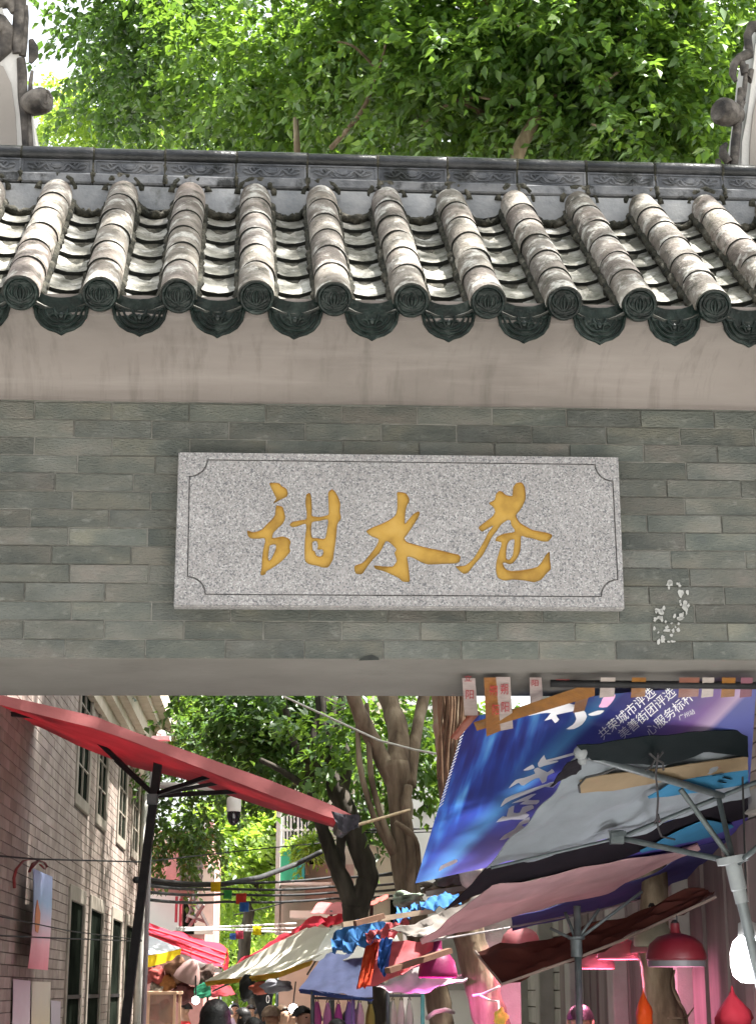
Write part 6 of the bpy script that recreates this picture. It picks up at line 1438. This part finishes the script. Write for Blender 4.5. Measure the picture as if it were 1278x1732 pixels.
# ------------------------------------------------------------ cables and paper flags
def cable(label, pts, r=.008, mat=cableM, group=None, sag=0):
    P = [_W(*p) for p in pts]; out = []
    for i in range(len(P)-1):
        for s in range(8): t_ = s/8; out.append(P[i]*(1-t_) + P[i+1]*t_ - np.array([0, 0, sag*4*t_*(1-t_)]))
    out.append(P[-1]); mb = MB(); mb.tube(out, r, 6); return tag(mb.build('cable', mat, None, smooth=True), label, 'cable', group)
cable('thin wire carrying the hanging print, strung from the brick house to the lane', [(-10,1447,9.9),(60,1453,10.2),(240,1458,13),(400,1440,16),(560,1424,18),(600,1408,18)], .006)
cable('lower thin wire crossing the hanging print', [(-10,1582,9.9),(100,1587,11),(240,1592,14)], .005)
cable('slanting thin wire on the brick house below the print ribbon', [(-10,1548,9.9),(120,1575,11.4),(240,1590,14)], .004)
gcb = 'parallel cables across the lane'
for k_, (y0, y1, y2, lb) in enumerate([(1484,1493,1484,'uppermost black cable of the bundle crossing at the yellow flag'), (1496,1503,1500,'second black cable of the bundle crossing at the yellow flag'), (1507,1512,1510,'third black cable, just under the yellow flag'), (1520,1525,1520,'lowest black cable of the bundle, above the blue flag')]):
    cable(lb, [(238,y0,13.5),(380,y1,17),(560,y2,18.5),(720,y2-12,17)], .014, group=gcb, sag=.02)
cable('thick black cable curving up to the right under the green shutter', [(230,1488,13.5),(300,1496,15),(375,1496,17),(440,1484,18),(500,1462,19),(545,1440,19)], .028)
for k_, (y0, y1, lb) in enumerate([(1571,1562,'upper pale wire of the low flag string'), (1574,1570,'middle pale wire of the low flag string'), (1569,1578,'lower pale wire of the low flag string')]):
    cable(lb, [(300,y0,18),(400,(y0+y1)/2,19),(500,y1,20)], .012, flat('pale_wire', (.55,.53,.50)))
cable('pale cable slanting down from the gate soffit past the forked trees', [(480,1178,12),(560,1215,12.3),(640,1252,12.4),(700,1268,12.2),(765,1280,11.4)], .008, flat('pale_cable', (.42,.42,.36)))
cable('tan rope from the awning tip to the pale trunk', [(572,1404,11),(620,1391,12),(692,1370,12.7)], .012, flat('tan_rope', (.45,.34,.20)))
cable('upper thin cable on the white house behind the pale trunk', [(616,1404,15),(690,1402,16),(760,1400,17)], .012); cable('lower thin cable on the white house behind the pale trunk', [(616,1408,15),(690,1408,16),(760,1406,17)], .008)
cable('dark cable dipping behind the forked trunks toward the blue banner', [(580,1485,16),(640,1480,16),(700,1470,16),(760,1455,15)], .012); cable('lowest dark cable right of the pale trunk', [(700,1508,15),(740,1505,14),(800,1500,13)], .012)
cable('thin dark wire slanting through the green far trees', [(395,1548,22),(450,1535,22),(500,1522,22)], .008)
for k_, (px, py, s_, col, lb) in enumerate([(365,1500,16,(.62,.42,.02),'yellow square flag, largest of those on the cables'), (385,1513,14,(.08,.34,.10),'green square flag right of the largest yellow one'), (408,1520,17,(.58,.08,.06),'red square flag above the blue one'), (413,1534,15,(.06,.16,.42),'blue square flag under the red one'), (435,1574,14,(.70,.60,.02),'small bright yellow flag on the low string'), (405,1581,13,(.58,.10,.16),'small pinkish red flag on the low string'), (394,1584,10,(.10,.20,.52),'small blue flag half behind the pinkish red one')]):
    Y = (16.2 if k_ == 0 else 17) if k_ < 4 else 19; c = _W(px, py, Y - .05 - .02*k_); h = s_*PPM(Y)*.5; rz = random.uniform(-.15, .15); mb = MB()
    q = [c + np.array([sx*h*math.cos(rz) , sx*h*math.sin(rz)*.5, sz*h + sx*h*rz*.3]) for sx, sz in ((-1,1),(1,1),(1,-1),(-1,-1))]
    tag(quadsheet(q, 'paper_flag', fab('flag_%d' % k_, col, .5), None, 3, 3, .012, (0, -1, 0), .002), lb, 'flag', 'paper flags over the lane')

# ------------------------------------------------------------ people
skinM = flat('skin', (.42,.25,.17), .55, .08, 20, .05); hairM = flat('black_hair', (.010,.009,.009), .45, .4, 60, .3); trouM = flat('dark_trousers', (.03,.032,.045), .85); shoeM = flat('dark_shoe', (.02,.02,.02), .5); eyeM = flat('eye', (.02,.015,.012), .2)
def body_mesh(kind):
    """one skin over a joint skeleton, 1.70 m tall, facing -y"""
    J = {'pel': (0,0,.93), 'wai': (0,.0,1.08), 'che': (0,.01,1.27), 'shc': (0,.015,1.40), 'nek': (0,.01,1.475), 'nk2': (0,-.005,1.525), 'jaw': (0,-.028,1.565), 'hed': (0,-.012,1.62), 'crn': (0,-.005,1.665)}
    Rr = {'pel': (.15,.115), 'wai': (.135,.10), 'che': (.155,.112), 'shc': (.10,.085), 'nek': (.056,.058), 'nk2': (.055,.058), 'jaw': (.058,.068), 'hed': (.077,.094), 'crn': (.06,.075)}
    E_ = [('pel','wai'),('wai','che'),('che','shc'),('shc','nek'),('nek','nk2'),('nk2','jaw'),('jaw','hed'),('hed','crn')]
    for sx, s in ((-1,'l'),(1,'r')):
        fw = -.10 if kind == 1 else -.03
        J.update({s+'sh': (.165*sx,.015,1.385), s+'ua': (.205*sx,.02,1.26), s+'el': (.235*sx,.03,1.11), s+'fa': (.235*sx,fw*.5,.99), s+'wr': (.235*sx,fw,.87), s+'pa': (.233*sx,fw-.015,.80)})
        Rr.update({s+'sh': (.064,.064), s+'ua': (.055,.055), s+'el': (.043,.043), s+'fa': (.042,.042), s+'wr': (.027,.032), s+'pa': (.02,.04)})
        E_ += [('shc',s+'sh'),(s+'sh',s+'ua'),(s+'ua',s+'el'),(s+'el',s+'fa'),(s+'fa',s+'wr'),(s+'wr',s+'pa')]
        st = .10*sx if kind == 1 else .02*sx
        J.update({s+'hp': (.09*sx,0,.86), s+'th': (.095*sx,-.01-st*.4,.68), s+'kn': (.10*sx,-st*.7,.49), s+'ca': (.10*sx,.02-st*.6,.33), s+'an': (.10*sx,.03-st,.09), s+'ft': (.105*sx,-.07-st,.045), s+'to': (.11*sx,-.16-st,.035)})
        Rr.update({s+'hp': (.095,.10), s+'th': (.082,.085), s+'kn': (.06,.062), s+'ca': (.058,.06), s+'an': (.042,.044), s+'ft': (.04,.04), s+'to': (.035,.028)})
        E_ += [('pel',s+'hp'),(s+'hp',s+'th'),(s+'th',s+'kn'),(s+'kn',s+'ca'),(s+'ca',s+'an'),(s+'an',s+'ft'),(s+'ft',s+'to')]
    ks = list(J); ix = {k: i for i, k in enumerate(ks)}
    me = bpy.data.meshes.new('body'); me.from_pydata([J[k] for k in ks], [(ix[a], ix[b]) for a, b in E_], [])
    o = bpy.data.objects.new('tmp', me); COL.objects.link(o); md = o.modifiers.new('s', 'SKIN'); md.use_smooth_shade = True
    for k in ks: sv = me.skin_vertices[0].data[ix[k]]; sv.radius = Rr[k]; sv.use_root = (k == 'pel')
    o.modifiers.new('d', 'SUBSURF').levels = 2
    dg = bpy.context.evaluated_depsgraph_get(); out = bpy.data.meshes.new_from_object(o.evaluated_get(dg)); bpy.data.objects.remove(o)
    V = [list(v.co) for v in out.vertices]; Fs = [tuple(p.vertices) for p in out.polygons]
    for v in V:                                   # face: nose, brow, chin, eye sockets
        x, y, z = v
        if z > 1.545 and y < -.05:
            v[1] -= .020*math.exp(-(x/.014)**2 - ((z-1.605)/.022)**2); v[1] -= .008*math.exp(-(x/.03)**2 - ((z-1.553)/.014)**2)
            for e in (-.031, .031): v[1] += .008*math.exp(-((x-e)/.014)**2 - ((z-1.628)/.012)**2)
    mb = MB(); mb.v = [tuple(v) for v in V]; mb.f = Fs
    for f in Fs:
        z = sum(V[i][2] for i in f)/len(f); x = sum(V[i][0] for i in f)/len(f)
        arm_ = abs(x) > .175 and z < 1.2
        mb.mi.append(0 if (z > 1.46 or (arm_ and z < 1.16)) else 3 if z < .085 else 2 if (z < .92 and not arm_) else 1)
    for sx in (-1, 1):                            # fingers and thumb rooted in the palm, ears
        fw = -.10 if kind == 1 else -.03; px_, py_, pz_ = .233*sx, fw - .015, .79
        for q, (dy, ln) in enumerate([(-.028,.062),(-.010,.074),(.009,.068),(.027,.052)]):
            mb.tube([(px_, py_+dy, pz_+.01), (px_, py_+dy*1.1, pz_-ln*.5), (px_-.012*sx, py_+dy*1.12-.004, pz_-ln)], [.0095,.0085,.0065], 6)
        mb.tube([(px_-.004*sx, py_-.03, pz_+.04), (px_-.012*sx, py_-.055, pz_+.015), (px_-.016*sx, py_-.062, pz_-.012)], [.011,.0095,.007], 6)
        mb.sphere((.080*sx, .0, 1.612), (.011,.020,.032), 8, 6)
    mb.mi += [0]*(len(mb.f) - len(mb.mi))
    return mb
BODIES = [body_mesh(0), body_mesh(1)]
def hair_mb(style):
    mb = MB(); mb.sphere((0, .006, 1.632), (.090,.108,.098), 20, 14); rr = random.Random(style)
    keep = []; low = {0: 1.615, 1: 1.50, 2: 1.60, 3: 1.63}[style]
    def ok(v):
        x, y, z = v
        if y < -.045 and z < 1.668: return False
        return z > low + (max(0, -y)*.9)
    idx = {i for i, v in enumerate(mb.v) if ok(v)}
    mb.v = [(x*(1 + rr.uniform(-.02, .03)), y*(1 + rr.uniform(-.02, .03)), z + rr.uniform(-.003, .004)) for x, y, z in mb.v]
    mb.f = [f for f in mb.f if sum(i in idx for i in f) >= 3]; mb.mi = [0]*len(mb.f)
    if style == 1:
        mb.lathe([(.088,1.63),(.098,1.58),(.10,1.52),(.085,1.46),(.05,1.44)], c=(0,.03,0), n=16)
    return mb
def person(px, py, Y, face, label, shirt, style=0, kind=0, hair=None, bald=False, skin=None, hmin=1.42):
    top = _W(px, py, Y); H = max(hmin, min(1.8, top[2])); s_ = H/1.735
    m = Matrix.Translation((top[0], Y, 0)) @ Matrix.Rotation(face, 4, 'Z') @ Matrix.Scale(s_, 4)
    t = thing('person', label, 'person', mat=m); b = BODIES[kind]
    me = b.mesh('body', [skin or skinM, shirt, trouM, shoeM], smooth=True); put('body', me, t)
    for sx in (-1, 1): mb = MB(); mb.sphere((.031*sx, -.083, 1.628), (.011,.008,.006), 8, 6); put('eye', mb.mesh('eye', eyeM, True), t)
    if not bald: put('hair', hair_mb(style).mesh('hair', hair or hairM, True), t)
    return t
def shirt(n, c): return flat('shirt_' + n, c, .85, .1, 10)
PI = math.pi
person(365, 1688, 9.4, PI + .1, 'person with thick black hair seen from behind in the middle foreground', shirt('black', (.03,.035,.035)), 1, hair=flat('thick_black_hair', (.006,.007,.007), .5, .4, 60, .4))
person(314, 1695, 22.5, -1.3, 'person in a red shirt bending at the left stall', shirt('red', (.55,.03,.03)), 0, 1)
person(459, 1699, 14.2, PI - .3, 'bald person in a dark jacket seen from behind under the cream umbrella', shirt('slate', (.08,.08,.10)), 3, bald=False, hair=flat('shaved_hair', (.16,.11,.075), .8, .2, 60), skin=flat('tan_skin', (.34,.20,.12), .55))
person(429, 1719, 12.4, PI, 'person with short black hair low in front of the bald one', shirt('grey', (.2,.2,.2)), 0)
person(410, 1703, 18.5, -1.7, 'person with dark tied hair and a pale pink top turning right', shirt('palepink', (.6,.42,.42)), 1)
person(512, 1700, 14.0, .8, 'person with short black hair in a cream shirt by the glowing bulb', shirt('cream', (.58,.50,.40)), 0)
person(478, 1699, 17.6, .6, 'person with brown hair in a tan top left of the glowing bulb', shirt('tan', (.36,.25,.18)), 0, hair=flat('brown_hair', (.06,.035,.02), .5))
person(492, 1703, 18.5, .4, 'person in a coral top between the bulb and the bald head', shirt('coral', (.55,.14,.13)), 0)
person(383, 1706, 20, -.5, 'person in a mint green top beside the thick black hair', shirt('mint', (.20,.50,.40)), 0)
person(440, 1706, 21, PI, 'person in a yellow top behind the bald head', shirt('yellow', (.6,.45,.18)), 0)
person(424, 1702, 24, .2, 'person in a white top far down the lane', shirt('white', (.66,.66,.66)), 1)
person(398, 1698, 27, 0, 'person in a lilac top, farthest down the lane', shirt('lilac', (.5,.44,.56)), 0)
person(570, 1725, 12.2, PI, 'person with dark hair low under the pink dresses', shirt('maroon', (.2,.04,.08)), 0)
person(594, 1705, 13.5, PI + .5, 'person in a purple top browsing the violet clothes', shirt('purple', (.28,.14,.45)), 1)
person(980, 1697, 10.3, PI*.92, 'person with short black hair behind the steel umbrella pole', shirt('navy', (.05,.05,.12)), 0)
person(532, 1712, 16, -.4, 'person in a red and white top behind the tent post', shirt('rose', (.55,.25,.28)), 0)
